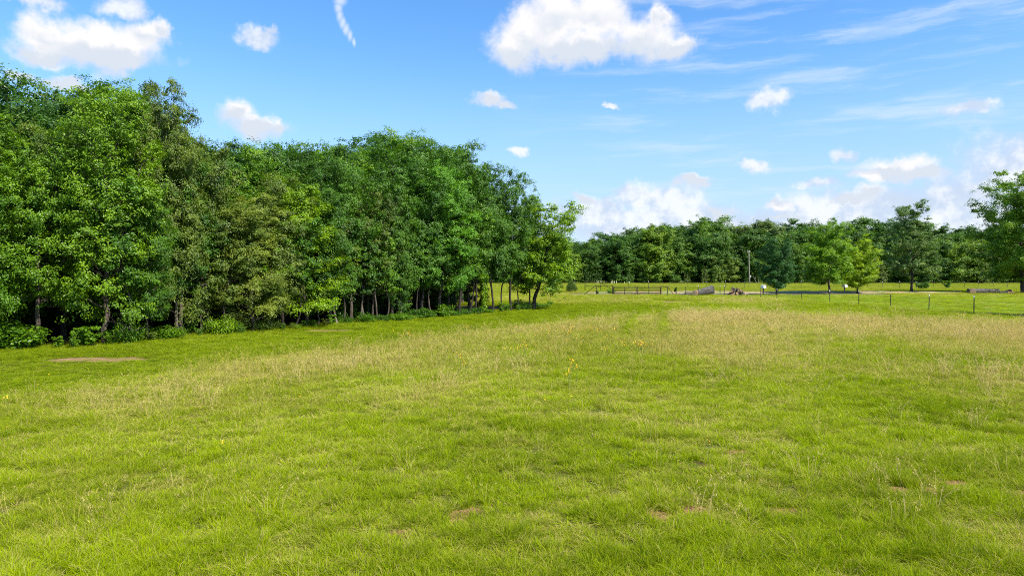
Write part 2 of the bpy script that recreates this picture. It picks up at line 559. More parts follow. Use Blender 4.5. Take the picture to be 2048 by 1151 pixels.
def make_tree(seed, H, hb, Rad, env, limbs=18, clump=0.8, per=170, L=0.20, W=0.115, r0=0.2, wander=0.25, flat=0.65, lean=(0, 0),
              fork=0.0, dead=2, droop=0.0, sub=4, elev=(0.15, 1.15), up=0.5, fill=60):
    """Meshes of trunk with limbs and of leafy crown; env = crown radius against height (0 crown base, 1 top)."""
    g = np.random.default_rng(seed)
    G = Geo()
    n = 14
    t = np.linspace(0, 1, n)
    wx = np.cumsum(g.normal(0, wander / n ** 0.5, n)) * (t > 0.05)
    wy = np.cumsum(g.normal(0, wander / n ** 0.5, n)) * (t > 0.05)
    hz = t * H * 0.95
    P = np.stack([wx + lean[0] * t ** 1.0 * H, wy + lean[1] * t * H, hz], 1)
    P[:, :2] -= P[0, :2]
    rad = r0 * (1 - t) ** 0.75 + 0.02
    rad[0] *= 1.35
    P[0, 2] = -0.15
    tube(G, P, rad, 9)
    C, N, TI = [], [], []

    def trunk_at(z):
        return np.array([np.interp(z, P[:, 2], P[:, 0]), np.interp(z, P[:, 2], P[:, 1]), z])

    def add_clump(c, out, sz=1.0):
        k = int(per * sz * g.uniform(0.7, 1.3))
        s = clump * sz * g.uniform(0.7, 1.4)
        m = max(4, int(k / 20))                       # twigs of the clump, each with its own spray of leaves
        tw = g.normal(0, 0.43, (m, 3)) * np.array([s, s, s * flat])
        tw += np.outer(g.normal(0, 0.30 * s, m), out)
        own = g.integers(0, m, k)
        loc_ = g.normal(0, 0.19, (k, 3)) * np.array([s, s, s * 0.7])
        q_ = tw[own] + loc_
        p = c + q_
        if droop:
            p[:, 2] -= droop * np.hypot(*(p[:, :2] - c[:2]).T) ** 1.5
        d = unit(q_ / np.array([1, 1, flat]))
        nn = unit(d * 0.6 + np.array([0, 0, up]) + 0.4 * out + unit(loc_) * 0.3 + g.normal(size=(k, 3)) * 0.32)
        C.append(p)
        N.append(nn)
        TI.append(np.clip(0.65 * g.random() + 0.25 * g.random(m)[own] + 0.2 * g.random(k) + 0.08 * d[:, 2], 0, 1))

    def branch(p0, az, el, ln, r, leafy, depth=0, curve=0.35):
        m = 6
        s = np.linspace(0, 1, m)
        dirv = np.array([math.cos(az) * math.cos(el), math.sin(az) * math.cos(el), math.sin(el)])
        side = np.array([-math.sin(az), math.cos(az), 0])
        b = g.normal(0, 0.16)
        pts = p0 + s[:, None] * ln * dirv + (s ** 2)[:, None] * ln * (np.array([0, 0, curve * g.uniform(0.2, 1)]) + side * b)
        pts[1:] += g.normal(0, 0.03 * ln, (m - 1, 3))
        tube(G, pts, r * (1 - s * 0.85) + 0.006, 5)
        return pts, dirv

    z_l = np.sort(hb + (H * 0.95 - hb) * (np.arange(limbs) + g.uniform(0, 1, limbs)) / limbs)
    for i, z in enumerate(z_l):
        rel = (z - hb) / (H - hb)
        az = i * 2.4 + g.uniform(-0.5, 0.5)
        rr = np.interp(rel, env[0], env[1]) * Rad * g.uniform(0.72, 1.18)
        el = elev[0] + (elev[1] - elev[0]) * rel + g.uniform(-0.2, 0.2)
        ln = rr / max(0.35, math.cos(el))
        ln = min(ln, rr * 1.7 + 0.4)
        r = max(0.02, 0.42 * float(np.interp(z, P[:, 2], rad)) * g.uniform(0.7, 1.1))
        pts, dv = branch(trunk_at(z), az, el, ln, r, True)
        out = np.array([math.cos(az), math.sin(az), 0.3])
        for s in np.linspace(0.42, 1.0, sub):
            k = s * 5
            q = pts[min(4, int(k))] * (1 - (k - min(4, int(k)))) + pts[min(4, int(k)) + 1] * (k - min(4, int(k)))
            sgn = 1 if g.random() < 0.5 else -1
            tl = ln * g.uniform(0.16, 0.40) * (1.25 - s)
            if s < 0.98:
                tp, _ = branch(q, az + sgn * g.uniform(0.5, 1.2), el * 0.6 + g.uniform(-0.2, 0.3), tl + 0.3, r * 0.4, True, 1)
                add_clump(tp[-1], out, g.uniform(0.65, 1.05))
                if g.random() < 0.55:
                    add_clump(q + g.normal(0, 0.25, 3), out, g.uniform(0.5, 0.85))
            else:
                add_clump(q, out, g.uniform(0.7, 1.05))
    add_clump(P[-1], np.array([0, 0, 1.0]), 0.8)
    add_clump(P[-2] + g.normal(0, 0.3, 3), np.array([0, 0, 1.0]), 0.9)
    for i in range(fill):
        rel = g.random() ** 0.9
        az = g.uniform(0, 6.28)
        rr = np.interp(rel, env[0], env[1]) * Rad * math.sqrt(g.uniform(0.15, 1.0))
        c = trunk_at(min(hb + rel * (H - hb), H * 0.95)) + np.array([math.cos(az) * rr, math.sin(az) * rr, 0])
        add_clump(c, np.array([math.cos(az), math.sin(az), 0.3]), g.uniform(0.75, 1.1))
    for i in range(dead):  # bare grey limbs under and inside the crown
        z = g.uniform(hb * 0.75, hb + 0.35 * (H - hb))
        az = g.uniform(0, 6.28)
        pts, dv = branch(trunk_at(z), az, g.uniform(-0.15, 0.5), Rad * g.uniform(0.55, 0.95), r0 * 0.22, False, 0, g.uniform(-0.3, 0.3))
        for s in (2, 3, 4, 5):
            branch(pts[s], az + g.choice([-1, 1]) * g.uniform(0.5, 1.3), g.uniform(-0.5, 0.6), Rad * g.uniform(0.15, 0.35), r0 * 0.10, False, 1, g.uniform(-0.4, 0.4))
    C, N, TI = np.vstack(C), np.vstack(N), np.concatenate(TI)
    ok = C[:, 2] > 0.05
    C, N, TI = C[ok], N[ok], TI[ok]
    H = float(np.percentile(C[:, 2], 99.7))
    V, Q = leaf_quads(C, N, L, W, g)
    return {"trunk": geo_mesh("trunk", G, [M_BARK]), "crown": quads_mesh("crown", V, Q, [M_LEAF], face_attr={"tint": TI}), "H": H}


ROUND = ([0, 0.15, 0.45, 0.75, 0.92, 1.0], [0.62, 0.9, 1.0, 0.8, 0.5, 0.25])
SLIM = ([0, 0.2, 0.5, 0.8, 1.0], [0.75, 1.0, 0.92, 0.72, 0.30])
BROAD = ([0, 0.2, 0.6, 0.85, 1.0], [0.5, 0.85, 1.0, 0.85, 0.4])
LOW = ([0, 0.3, 0.7, 1.0], [0.9, 1.0, 0.7, 0.3])

PROTO = {
    "oak": make_tree(1, 13, 3.5, 3.5, ROUND, 26, 1.0, 270, L=0.19, W=0.115, dead=4, r0=0.21, fill=42),
    "oak_b": make_tree(2, 13, 4.0, 3.4, BROAD, 26, 1.0, 270, L=0.19, W=0.115, dead=3, r0=0.19, fill=42),
    "oak_c": make_tree(3, 13, 2.9, 3.8, ROUND, 26, 1.05, 280, L=0.20, W=0.12, dead=3, r0=0.22, wander=0.5, fill=48),
    "oak_d": make_tree(17, 13, 5.0, 3.5, BROAD, 26, 1.0, 250, L=0.19, W=0.115, dead=3, r0=0.17, wander=0.4, fill=40),
    "elm": make_tree(4, 13, 1.9, 3.0, SLIM, 30, 0.85, 290, L=0.155, W=0.09, dead=7, r0=0.15, flat=0.8, fill=50, elev=(0.35, 1.25), wander=0.45),
    "elm_b": make_tree(5, 13, 2.4, 3.0, SLIM, 32, 0.85, 280, L=0.155, W=0.09, dead=4, r0=0.16, flat=0.75, wander=0.5, fill=50, elev=(0.3, 1.2)),
    "willow_oak": make_tree(6, 13, 1.3, 3.0, ([0, 0.2, 0.5, 0.8, 1.0], [0.75, 1.0, 0.95, 0.8, 0.4]), 34, 0.85, 340, L=0.19, W=0.07, dead=4, r0=0.15, flat=0.8, droop=0.35, elev=(0.3, 1.2), fill=70),
    "spray": make_tree(7, 11, 1.2, 3.0, LOW, 30, 0.85, 290, L=0.14, W=0.085, dead=2, r0=0.12, flat=0.38, elev=(0.05, 0.8), up=0.9, fill=50),
    "sapling": make_tree(8, 6, 0.5, 2.1, LOW, 20, 0.62, 190, L=0.16, W=0.095, sub=3, dead=1, r0=0.06, flat=0.6, wander=0.5, fill=20),
    "thicket": make_tree(18, 6, 0.2, 2.6, ([0, 0.3, 0.7, 1], [1, 1, 0.85, 0.5]), 20, 0.85, 170, L=0.24, W=0.15, sub=3, dead=1, r0=0.07, flat=0.7, wander=0.5, fill=40),
    "pole_tree": make_tree(20, 8, 3.2, 1.7, ROUND, 14, 0.62, 150, L=0.18, W=0.11, sub=3, dead=4, r0=0.075, wander=0.5, fill=8),
    "leaning": make_tree(9, 8.5, 2.0, 3.3, ROUND, 26, 0.8, 210, L=0.17, W=0.105, dead=2, r0=0.19, flat=0.75, lean=(0.22, -0.04), fill=60),
    "shade_oak": make_tree(10, 12, 1.9, 4.9, ROUND, 36, 1.05, 290, L=0.22, W=0.13, sub=5, dead=1, r0=0.24, elev=(0.02, 1.15), fill=75),
    "shade_oak_b": make_tree(12, 12, 2.2, 4.7, ([0, 0.2, 0.5, 0.8, 1], [0.8, 1, 0.95, 0.6, 0.4]), 32, 1.0, 290, L=0.21, W=0.125, sub=5, dead=1, r0=0.22, elev=(0.02, 1.2), fill=75),
    "open_oak": make_tree(13, 13, 2.4, 4.0, ([0, 0.2, 0.5, 0.7, 0.85, 1], [0.85, 1, 0.85, 0.62, 0.6, 0.35]), 30, 0.85, 230, L=0.20, W=0.12, dead=1, r0=0.2, elev=(0.1, 1.0), fill=50),
    "far_oak": make_tree(14, 13, 0.8, 4.6, BROAD, 26, 1.3, 230, L=0.28, W=0.18, dead=1, r0=0.2, fill=130, elev=(0.1, 0.7), flat=0.85),
    "far_oak_b": make_tree(15, 13, 0.7, 4.4, ROUND, 26, 1.25, 230, L=0.28, W=0.18, dead=3, r0=0.2, fill=130, elev=(0.1, 0.75), flat=0.85, wander=0.5),
    "far_oak_c": make_tree(19, 11, 1.0, 5.0, ([0, 0.25, 0.6, 0.85, 1.0], [0.7, 1.0, 1.0, 0.8, 0.5]), 26, 1.4, 230, L=0.28, W=0.18, dead=2, r0=0.2, fill=130, wander=0.7, elev=(0.1, 0.65), flat=0.85),
    "far_bush": make_tree(16, 8, 0.2, 3.6, ([0, 0.3, 0.7, 1.0], [1.0, 1.0, 0.8, 0.4]), 22, 1.1, 210, L=0.25, W=0.16, dead=0, r0=0.12, fill=40),
}


def make_shrub(seed, h, w, nstem, per, L, W, flat=0.7, sparse=False):
    g = np.random.default_rng(seed)
    G, C, N, TI = Geo(), [], [], []
    for k in range(nstem):
        az, ln = g.uniform(0, 6.28), h * g.uniform(0.6, 1.0)
        tip = np.array([math.cos(az) * w * g.uniform(0.1, 0.8), math.sin(az) * w * g.uniform(0.1, 0.8), ln])
        s = np.linspace(0, 1, 5)[:, None]
        pts = s * tip + (s - s ** 2) * np.array([0, 0, 0.2 * h])
        pts[0, 2] = -0.03
        tube(G, pts, np.linspace(0.016, 0.005, 5), 4)
        for f in (0.35, 0.62, 0.95):
            c = f * tip + g.normal(0, 0.06 * w, 3)
            m = int(per * g.uniform(0.6, 1.3))
            d = unit(g.normal(size=(m, 3)))
            s2 = w * (0.22 if sparse else 0.36)
            p = c + d * (g.random(m) ** 0.45)[:, None] * np.array([s2, s2, s2 * flat])
            C.append(p)
            N.append(unit(d * 0.6 + np.array([0, 0, 0.7]) + g.normal(size=(m, 3)) * 0.4))
            TI.append(np.clip(0.5 * g.random() + 0.5 * g.random(m), 0, 1))
    C, N, TI = np.vstack(C), np.vstack(N), np.concatenate(TI)
    ok = C[:, 2] > 0.02
    V, Q = leaf_quads(C[ok], N[ok], L, W, g)
    return {"trunk": geo_mesh("stems", G, [M_BARK]), "crown": quads_mesh("foliage", V, Q, [M_LEAF], face_attr={"tint": TI[ok]}), "H": h}


SHRUB = {
    "shrub": make_shrub(21, 1.0, 0.9, 9, 70, 0.12, 0.075),
    "shrub_b": make_shrub(22, 1.3, 0.8, 7, 55, 0.14, 0.08, sparse=True),
    "shrub_c": make_shrub(23, 0.8, 1.1, 11, 80, 0.10, 0.06),
    "brush": make_shrub(24, 1.1, 1.0, 10, 45, 0.10, 0.05, sparse=True),
}

TREES_IN_ORDER = []


def plant(kind, x, y, H, wide, rz, col, bark, name, label, cat="tree", group=None, protos=PROTO, parts=("trunk", "crown")):
    p = protos[kind]
    z = H / p["H"]
    t = thing(name, (x, y, 0), label, cat, group, rz, (z * wide, z * wide, z))
    a = link(parts[0], p["trunk"], t)
    a.color = (*bark, 1)
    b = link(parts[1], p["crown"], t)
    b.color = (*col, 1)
    return t


DARK, MID, BRIGHT = (0.042, 0.112, 0.008), (0.064, 0.158, 0.008), (0.102, 0.215, 0.006)
OLIVE, BLUE, LIME = (0.105, 0.165, 0.022), (0.060, 0.155, 0.010), (0.150, 0.270, 0.005)
PALE, BROWN, BLACK = (1.25, 1.2, 1.1), (0.62, 0.56, 0.50), (0.28, 0.26, 0.24)

SKY_PX = [-400, -100, 0, 60, 130, 200, 240, 300, 345, 385, 430, 480, 520, 560, 620, 690, 720, 760, 810, 850, 900, 940, 985, 1040, 1075, 1110, 1140]
SKY_PY = [130, 140, 150, 170, 182, 168, 180, 215, 245, 262, 262, 270, 285, 278, 288, 292, 285, 264, 258, 264, 282, 318, 328, 333, 352, 385, 420]


def px_of(x, y):
    return 1024 + FPX * x / y


FRONT = [  # px, py of the trunk foot, py of the top, kind, width, turn, leaf colour, bark, label
    (-60, 706, 330, "oak_c", 0.95, 0.3, MID, BROWN, "oak with a wide low crown at the far left end of the wood edge"),
    (75, 695, 300, "oak", 0.85, 1.0, BRIGHT, BROWN, "oak with the thickest lichen-grey trunk, standing alone at the wood edge"),
    (211, 690, 178, "elm", 0.95, 2.1, (0.115, 0.225, 0.006), BROWN, "tall yellow-green elm with a straight brown trunk and bare grey side branches"),
    (300, 684, 380, "elm_b", 0.85, 0.4, MID, BROWN, "thin-trunked tree between the tall yellow-green elm and the two pale trunks"),
    (354, 672, 300, "oak_b", 0.8, 1.8, MID, PALE, "pale straight trunk, the more upright of the pair side by side"),
    (367, 671, 172, "willow_oak", 0.72, 4.0, OLIVE, PALE, "pale trunk leaning away from its upright twin, with a narrow spire top"),
    (414, 664, 300, "oak_c", 0.75, 2.6, OLIVE, BROWN, "mid-green oak just beside the pair of pale trunks"),
    (505, 664, 395, "willow_oak", 1.35, 0.9, (0.165, 0.230, 0.035), BROWN, "olive willow oak whose drooping leaves reach almost to the grass"),
    (566, 658, 350, "oak_b", 0.9, 0.2, OLIVE, BLACK, "olive-tinged oak next to the drooping willow oak"),
    (612, 654, 360, "spray", 1.05, 5.2, LIME, BROWN, "tree with flat fern-like yellow-green sprays in layers"),
    (655, 650, 350, "elm_b", 0.9, 3.3, BLUE, BLACK, "blue-green elm behind a tangle of bare grey twigs"),
    (702, 645, 330, "oak", 0.8, 5.5, MID, BROWN, "oak with a slim trunk among the small stems mid-way along the wood"),
    (745, 642, 385, "oak_b", 0.75, 3.9, OLIVE, BROWN, "short olive-crowned tree with two thin stems beside the bare pale trunk"),
    (785, 640, 345, "oak_c", 0.75, 0.2, MID, BROWN, "oak with glossy leaves close behind the bare pale trunk"),
    (803, 640, 430, "elm", 0.7, 1.1, MID, PALE, "bare pale tan trunk with a small crown, leaning slightly over the grass"),
    (846, 636, 330, "oak_d", 0.8, 2.9, BLUE, BLACK, "bluish-green round oak with leaves down to the brush"),
    (876, 634, 325, "elm_b", 1.1, 1.4, (0.100, 0.250, 0.014), BLACK, "bright green elm with a dark trunk below the tallest rounded crowns"),
    (919, 631, 290, "oak_d", 0.8, 4.4, MID, BLACK, "dark straight trunk with a high crown, sky showing beside it"),
    (951, 627, 328, "oak_d", 0.7, 5.0, MID, BLACK, "dark-trunked oak next to the ivy-covered stem"),
    (985, 626, 330, "oak_d", 0.72, 0.6, BLUE, BLACK, "dark oak with a clear trunk just past the ivy-covered stem"),
    (1022, 622, 345, "oak_d", 0.85, 2.0, MID, BLACK, "slender dark elm standing second from the open end of the wood"),
    (1056, 619, 385, "elm_b", 0.7, 3.0, BRIGHT, BROWN, "thin upright sapling-like tree beside the leaning tree"),
]
GW = "trees of the near wood"
for (px, py, ty, kind, wd, rz, col, bark, lab) in FRONT:
    x, y = at(px, py)
    t = plant(kind, x, y, top_height(ty, y), wd, rz, col, bark, "oak_tree" if "oak" in kind else "broadleaf_tree", lab, group=GW)
    if "leaning away" in lab:
        t.rotation_euler.y = 0.07
    if "bare pale tan" in lab:
        t.rotation_euler.y = -0.06
x, y = at(1066, 619)
plant("leaning", x, y, top_height(372, y), 1.12, 0.0, LIME, BLACK, "leaning_tree", "lime-green tree leaning out over the grass at the open end of the wood", group=GW)

for i, (px, py, H, bark) in enumerate([(255, 688, 8, BROWN), (395, 669, 7, BROWN), (455, 668, 7, BLACK), (545, 661, 6.5, BROWN), (590, 657, 7, BLACK), (635, 652, 6, BROWN), (676, 649, 7.5, PALE), (690, 648, 6, BROWN), (716, 645, 7, BROWN), (729, 645, 6, PALE), (760, 643, 7.5, BROWN),
                                     (774, 642, 6, BROWN), (829, 638, 7, BLACK), (864, 636, 7.5, BROWN), (900, 632, 8, BLACK), (936, 630, 8.5, BLACK), (1002, 625, 8, BLACK), (1041, 621, 7, BLACK)]):
    x, y = at(px, py)
    o = plant("pole_tree", x, y, H, 1.0, 1.7 * i, [MID, DARK, OLIVE, BRIGHT][i % 4], bark, "slim_tree", f"slim bare-stemmed young tree edging the near wood, {ordinal(i)} from the left", group="slim trees at the near wood edge")
    o.rotation_euler.y = 0.05 * math.sin(5.1 * i)

# rows behind the front of the wood, tallest at the back
g = np.random.default_rng(5)
KINDS = ["oak", "oak_b", "oak_c", "elm", "elm_b", "oak", "oak_b", "willow_oak"]
ROWNAME = ["second", "third", "fourth", "fifth", "sixth", "seventh"]
for r, (off, step, s1) in enumerate([(3.2, 2.9, 44.5), (6.4, 3.4, 48), (10.0, 3.9, 52), (14.5, 4.6, 52), (20, 5.6, 40), (26, 6.5, 30)]):
    s, i = -20.0 + 1.3 * r, 0
    while s < s1:
        q = WA + WU * (s + g.uniform(-0.8, 0.8)) + WN * (off + g.uniform(-1.0, 1.0))
        pxx = px_of(q[0], q[1])
        if pxx > -420 and (s < 42 or pxx < 965):
            Hs = top_height(np.interp(pxx, SKY_PX, SKY_PY), q[1])
            k = KINDS[g.integers(len(KINDS))]
            if s > 28 and k != "elm":
                k = "oak_d"
            H = min(Hs * (g.uniform(0.78, 0.97) if r < 1 else g.uniform(0.86, 1.02)), 17.5)
            base = [DARK, MID, BLUE, OLIVE, BRIGHT][g.choice(5, p=[0.22, 0.28, 0.14, 0.16, 0.20])]
            look = {"oak": "round-crowned oak", "oak_b": "high-crowned oak", "oak_d": "clear-stemmed oak", "oak_c": "spreading oak", "elm": "slender elm", "elm_b": "feathery elm", "willow_oak": "willow oak"}[k]
            plant(k, q[0], q[1], H, g.uniform(0.95, 1.25), g.uniform(0, 6.28), base, BLACK if g.random() < 0.7 else BROWN,
                  "oak_tree" if "oak" in k else "broadleaf_tree",
                  f"{look}, {ordinal(i)} from the left in the {ROWNAME[r]} row inside the near wood", group=GW)
            i += 1
        s += step * g.uniform(0.85, 1.15)

# saplings and shrubs along and under the edge
i = 0
for s in np.arange(-16, 44, 2.3):
    off = g.uniform(1.5, 7.0)
    q = WA + WU * s + WN * off
    if s > 22 and g.random() < 0.75:
        continue
    plant("sapling", q[0], q[1], g.uniform(2.8, 5.6), g.uniform(0.8, 1.2), g.uniform(0, 6.28), [DARK, MID, BLUE, BRIGHT][g.choice(4, p=[.3, .35, .2, .15])], BROWN,
          "sapling", f"young understorey tree in the shade of the wood, {ordinal(i)} along from the left end", group="saplings under the near wood")
    i += 1

i = 0
for off in (5.0, 10.5, 16.0, 23.0):
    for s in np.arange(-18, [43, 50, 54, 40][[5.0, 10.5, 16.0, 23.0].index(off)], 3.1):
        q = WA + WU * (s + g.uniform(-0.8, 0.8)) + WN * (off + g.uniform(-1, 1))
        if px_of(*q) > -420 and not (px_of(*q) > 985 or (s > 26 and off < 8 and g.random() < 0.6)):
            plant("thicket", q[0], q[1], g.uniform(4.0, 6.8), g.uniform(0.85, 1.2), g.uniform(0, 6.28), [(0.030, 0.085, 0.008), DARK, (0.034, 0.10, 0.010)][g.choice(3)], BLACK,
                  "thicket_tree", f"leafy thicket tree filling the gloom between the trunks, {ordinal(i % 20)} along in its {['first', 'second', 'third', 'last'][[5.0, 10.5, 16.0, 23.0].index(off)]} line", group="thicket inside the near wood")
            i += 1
    i = 0

SH = [(20, 700, 1.5, "shrub", BRIGHT, 1.4), (-30, 702, 1.4, "shrub_c", MID, 1.5), (60, 697, 0.9, "shrub_c", BRIGHT, 1.0), (120, 697, 0.7, "shrub_b", BRIGHT, 1.0), (160, 694, 0.9, "shrub_b", LIME, 1.0),
      (222, 690, 1.1, "shrub_b", BRIGHT, 0.9), (250, 688, 0.8, "shrub_b", LIME, 0.9), (268, 686, 1.0, "shrub_b", LIME, 0.6), (320, 680, 0.7, "shrub_c", BRIGHT, 1.6), (385, 670, 1.1, "shrub_b", MID, 1.0), (420, 668, 1.3, "shrub_b", BLUE, 1.1),
      (450, 668, 0.7, "shrub_c", BRIGHT, 1.2), (478, 665, 1.0, "brush", OLIVE, 1.1), (530, 662, 0.9, "shrub_c", OLIVE, 1.3), (560, 660, 0.8, "brush", MID, 1.2), (585, 657, 1.0, "shrub", OLIVE, 1.0), (625, 654, 1.1, "shrub_b", BRIGHT, 0.9),
      (665, 652, 1.6, "shrub_b", BRIGHT, 0.8), (690, 648, 0.8, "shrub_c", MID, 1.1), (718, 646, 1.1, "brush", BRIGHT, 1.0), (735, 645, 1.0, "shrub_c", MID, 1.4), (765, 643, 1.3, "shrub", BLUE, 1.0), (820, 640, 1.4, "shrub_b", BLUE, 1.1),
      (838, 638, 1.5, "shrub", BLUE, 1.1), (862, 637, 1.3, "shrub", MID, 1.1), (890, 635, 1.8, "shrub", BRIGHT, 1.0), (910, 633, 1.2, "shrub_c", MID, 1.3), (932, 630, 1.1, "shrub_c", BLUE, 1.3), (955, 628, 1.1, "shrub", BLUE, 1.1), (975, 627, 0.9, "shrub_c", BRIGHT, 1.4),
      (1002, 625, 2.0, "shrub_b", BRIGHT, 0.9), (1012, 623, 1.4, "brush", BRIGHT, 1.3), (1035, 620, 2.2, "shrub_b", BRIGHT, 0.8), (1048, 617, 1.3, "shrub_c", LIME, 1.6), (1085, 616, 1.1, "shrub_c", BRIGHT, 1.6), (1100, 610, 0.8, "shrub", BRIGHT, 1.5), (1118, 606, 0.8, "shrub_b", BRIGHT, 1.4), (1130, 600, 0.9, "shrub_b", MID, 1.3)]
for px in list(range(140, 560, 42)) + list(range(570, 1060, 22)):
    py = float(np.interp(px, [140, 210, 300, 360, 480, 600, 700, 800, 950, 1060], [697, 692, 686, 675, 667, 657, 647, 642, 628, 620])) + g.uniform(-0.5, 1.5)
    SH.append((px + g.uniform(-9, 9), py, g.uniform(0.5, 1.25), ["shrub_b", "brush", "shrub_c", "shrub_b"][g.integers(4)], [BRIGHT, MID, LIME, OLIVE][g.choice(4, p=[.4, .3, .15, .15])], g.uniform(0.6, 1.3)))
SH.sort()
for i, (px, py, h, kind, col, wd) in enumerate(SH):
    x, y = at(px, py)
    look = {"shrub": "dense leafy shrub", "shrub_b": "open shrub with upright stems", "shrub_c": "low spreading shrub", "brush": "thin brushy shrub"}[kind]
    plant(kind, x, y, (0.72 if px < 560 else 0.46) * h * g.uniform(0.7, 1.3), wd * 1.1, g.uniform(0, 6.28), col, BROWN, "shrub", f"{look} before the near wood, {ordinal(i)} from the left", "shrub", "shrubs along the near wood",
          SHRUB, ("stems", "foliage"))

# ivy covered stem
x, y = at(966, 626)
G = Geo()
hh = 3.9
zz = np.linspace(-0.1, hh, 8)
tube(G, np.stack([0.1 * np.sin(zz), 0 * zz, zz], 1), np.linspace(0.11, 0.07, 8), 7)
iv = thing("ivy_covered_stem", (x, y, 0), "broken-off stem wrapped in bright green ivy between the dark trunks", "tree")
link("trunk", geo_mesh("trunk", G, [M_BARK]), iv).color = (*BROWN, 1)
gi = np.random.default_rng(77)
k = 2600
z = hh * gi.random(k) ** 0.8
a = gi.uniform(0, 6.28, k)
rr = (0.16 + 0.22 * vnoise(a * 1.3, z * 1.6, 0.9, 9) + 0.16 * (z / hh) ** 4) * gi.uniform(0.6, 1.15, k)
Cc = np.stack([0.1 * np.sin(z) + rr * np.cos(a), rr * np.sin(a), z + 0.1], 1)
Nn = unit(np.stack([np.cos(a), np.sin(a), 0.3 + 0 * a], 1) + gi.normal(size=(k, 3)) * 0.35)
V, Q = leaf_quads(Cc, Nn, 0.13, 0.10, gi)
link("ivy", quads_mesh("ivy", V, Q, [M_LEAF], face_attr={"tint": gi.random(k)}), iv).color = (*LIME, 1)

# the trees on the lawn
GL = "single trees by the road"
for (px, py, ty, kind, wd, rz, col, bark, name, lab) in [
    (1553, 589, 470, "shade_oak", 1.02, 0.5, (0.036, 0.115, 0.020), BLACK, "shade_tree", "dark green shade tree with a short forked trunk beside the first mailbox"),
    (1660, 587.5, 440, "shade_oak_b", 1.12, 2.0, (0.150, 0.285, 0.006), BROWN, "shade_tree", "tall green shade tree standing between the two mailboxes"),
    (1715, 586.5, 470, "shade_oak", 1.08, 3.6, (0.230, 0.350, 0.004), BLACK, "shade_tree", "round yellow-green tree, the brightest of the roadside trees"),
    (1823, 585.5, 404, "open_oak", 1.0, 1.2, (0.098, 0.175, 0.036), BLACK, "oak_tree", "grey-green oak with an open top and bare lower trunk"),
    (2048, 586, 338, "shade_oak", 1.12, 4.4, (0.130, 0.240, 0.010), BROWN, "oak_tree", "the biggest oak, beside the long fallen log at the road"),
]:
    x, y = at(px, py)
    plant(kind, x, y, top_height(ty, y), wd, rz, col, bark, name, lab, group=GL)
for (px, py, H, lab) in [(2330, 640, 15, "oak out on the lawn whose shade falls across the end of the near fence")]:
    x, y = at(px, py)
    plant("shade_oak_b", x, y, H, 1.0, 1.0, MID, BROWN, "oak_tree", lab, group=GL)

# the wood on the skyline
GF = "trees of the far wood"
FX = [800, 1130, 1190, 1230, 1270, 1330, 1370, 1420, 1450, 1500, 1560, 1600, 1640, 1680, 1720, 1760, 1800, 1870, 1900, 1950, 2048, 2300]
FY = [462, 478, 464, 460, 438, 438, 444, 438, 452, 444, 440, 452, 448, 444, 440, 452, 452, 462, 470, 464, 460, 455]
GREENS = [(0.056, 0.130, 0.012), (0.085, 0.178, 0.012), (0.062, 0.145, 0.016), (0.135, 0.235, 0.014), (0.115, 0.175, 0.036)]
for r, (Y0, step, hs, pr) in enumerate([(251, 9.0, 0.86, [.2, .38, .14, .18, .10]), (260, 9.5, 1.0, [.4, .25, .25, .02, .08]), (271, 10.5, 1.02, [.5, .2, .3, 0, 0])]):
    X, i = -52.0 + r * 3, 0
    while X < 232:
        y = Y0 + g.uniform(-2.5, 2.5)
        k = ["far_oak", "far_oak_b", "far_oak_c"][g.integers(3)]
        H = top_height(np.interp(px_of(X, y), FX, FY), y) * hs * g.uniform(0.76, 1.10)
        wd = g.uniform(1.15, 1.6)
        look = {"far_oak": "broad oak", "far_oak_b": "rounded oak", "far_oak_c": "spreading oak"}[k]
        plant(k, X, y, H, wd, g.uniform(0, 6.28), GREENS[g.choice(5, p=pr)], BLACK, "oak_tree",
              f"{look}, {ordinal(i)} from the left in the {['front', 'middle', 'back'][r]} row of the far wood", group=GF)
        i += 1
        X += step * g.uniform(0.75, 1.25)
i = 0
X = -40.0
while X < 220:
    y = 246 + g.uniform(-1.5, 1.5)
    pxx = px_of(X, y)
    H = g.uniform(4.5, 9.5)
    col = GREENS[g.choice(5, p=[.3, .3, .15, .15, .1])]
    if 1425 < pxx < 1490 or 1880 < pxx < 1975:
        H, col = g.uniform(9, 11.5), (0.15, 0.235, 0.03)
    plant("far_bush", X, y, H, g.uniform(0.75, 1.1), g.uniform(0, 6.28), col, BROWN, "bushy_tree",
          f"low bushy tree along the foot of the far wood, {ordinal(i)} from the left", group="bushy trees below the far wood")
    i += 1
    X += g.uniform(3.8, 6.2)


# single bushes in the grass
def bush(px, py, h, kind, col, wd, lab, name="bush", cat="bush"):
    x, y = at(px, py)
    return plant(kind, x, y, h, wd, g.uniform(0, 6), col, BROWN, name, lab, cat, None, SHRUB, ("stems", "foliage"))


bush(1845, 578, 1.6, "shrub", MID, 1.2, "small dark green bush by the far fence past the grey-green oak")
bush(1893, 577, 2.0, "shrub_b", BRIGHT, 1.3, "thin pale bush growing through the far fence")
bush(1222, 586, 0.6, "shrub_c", BRIGHT, 1.3, "low green clump beside the road behind the rusty brace")
bush(1195, 588, 0.6, "shrub_b", MID, 1.6, "weedy clump under the slanting rail of the gate brace")



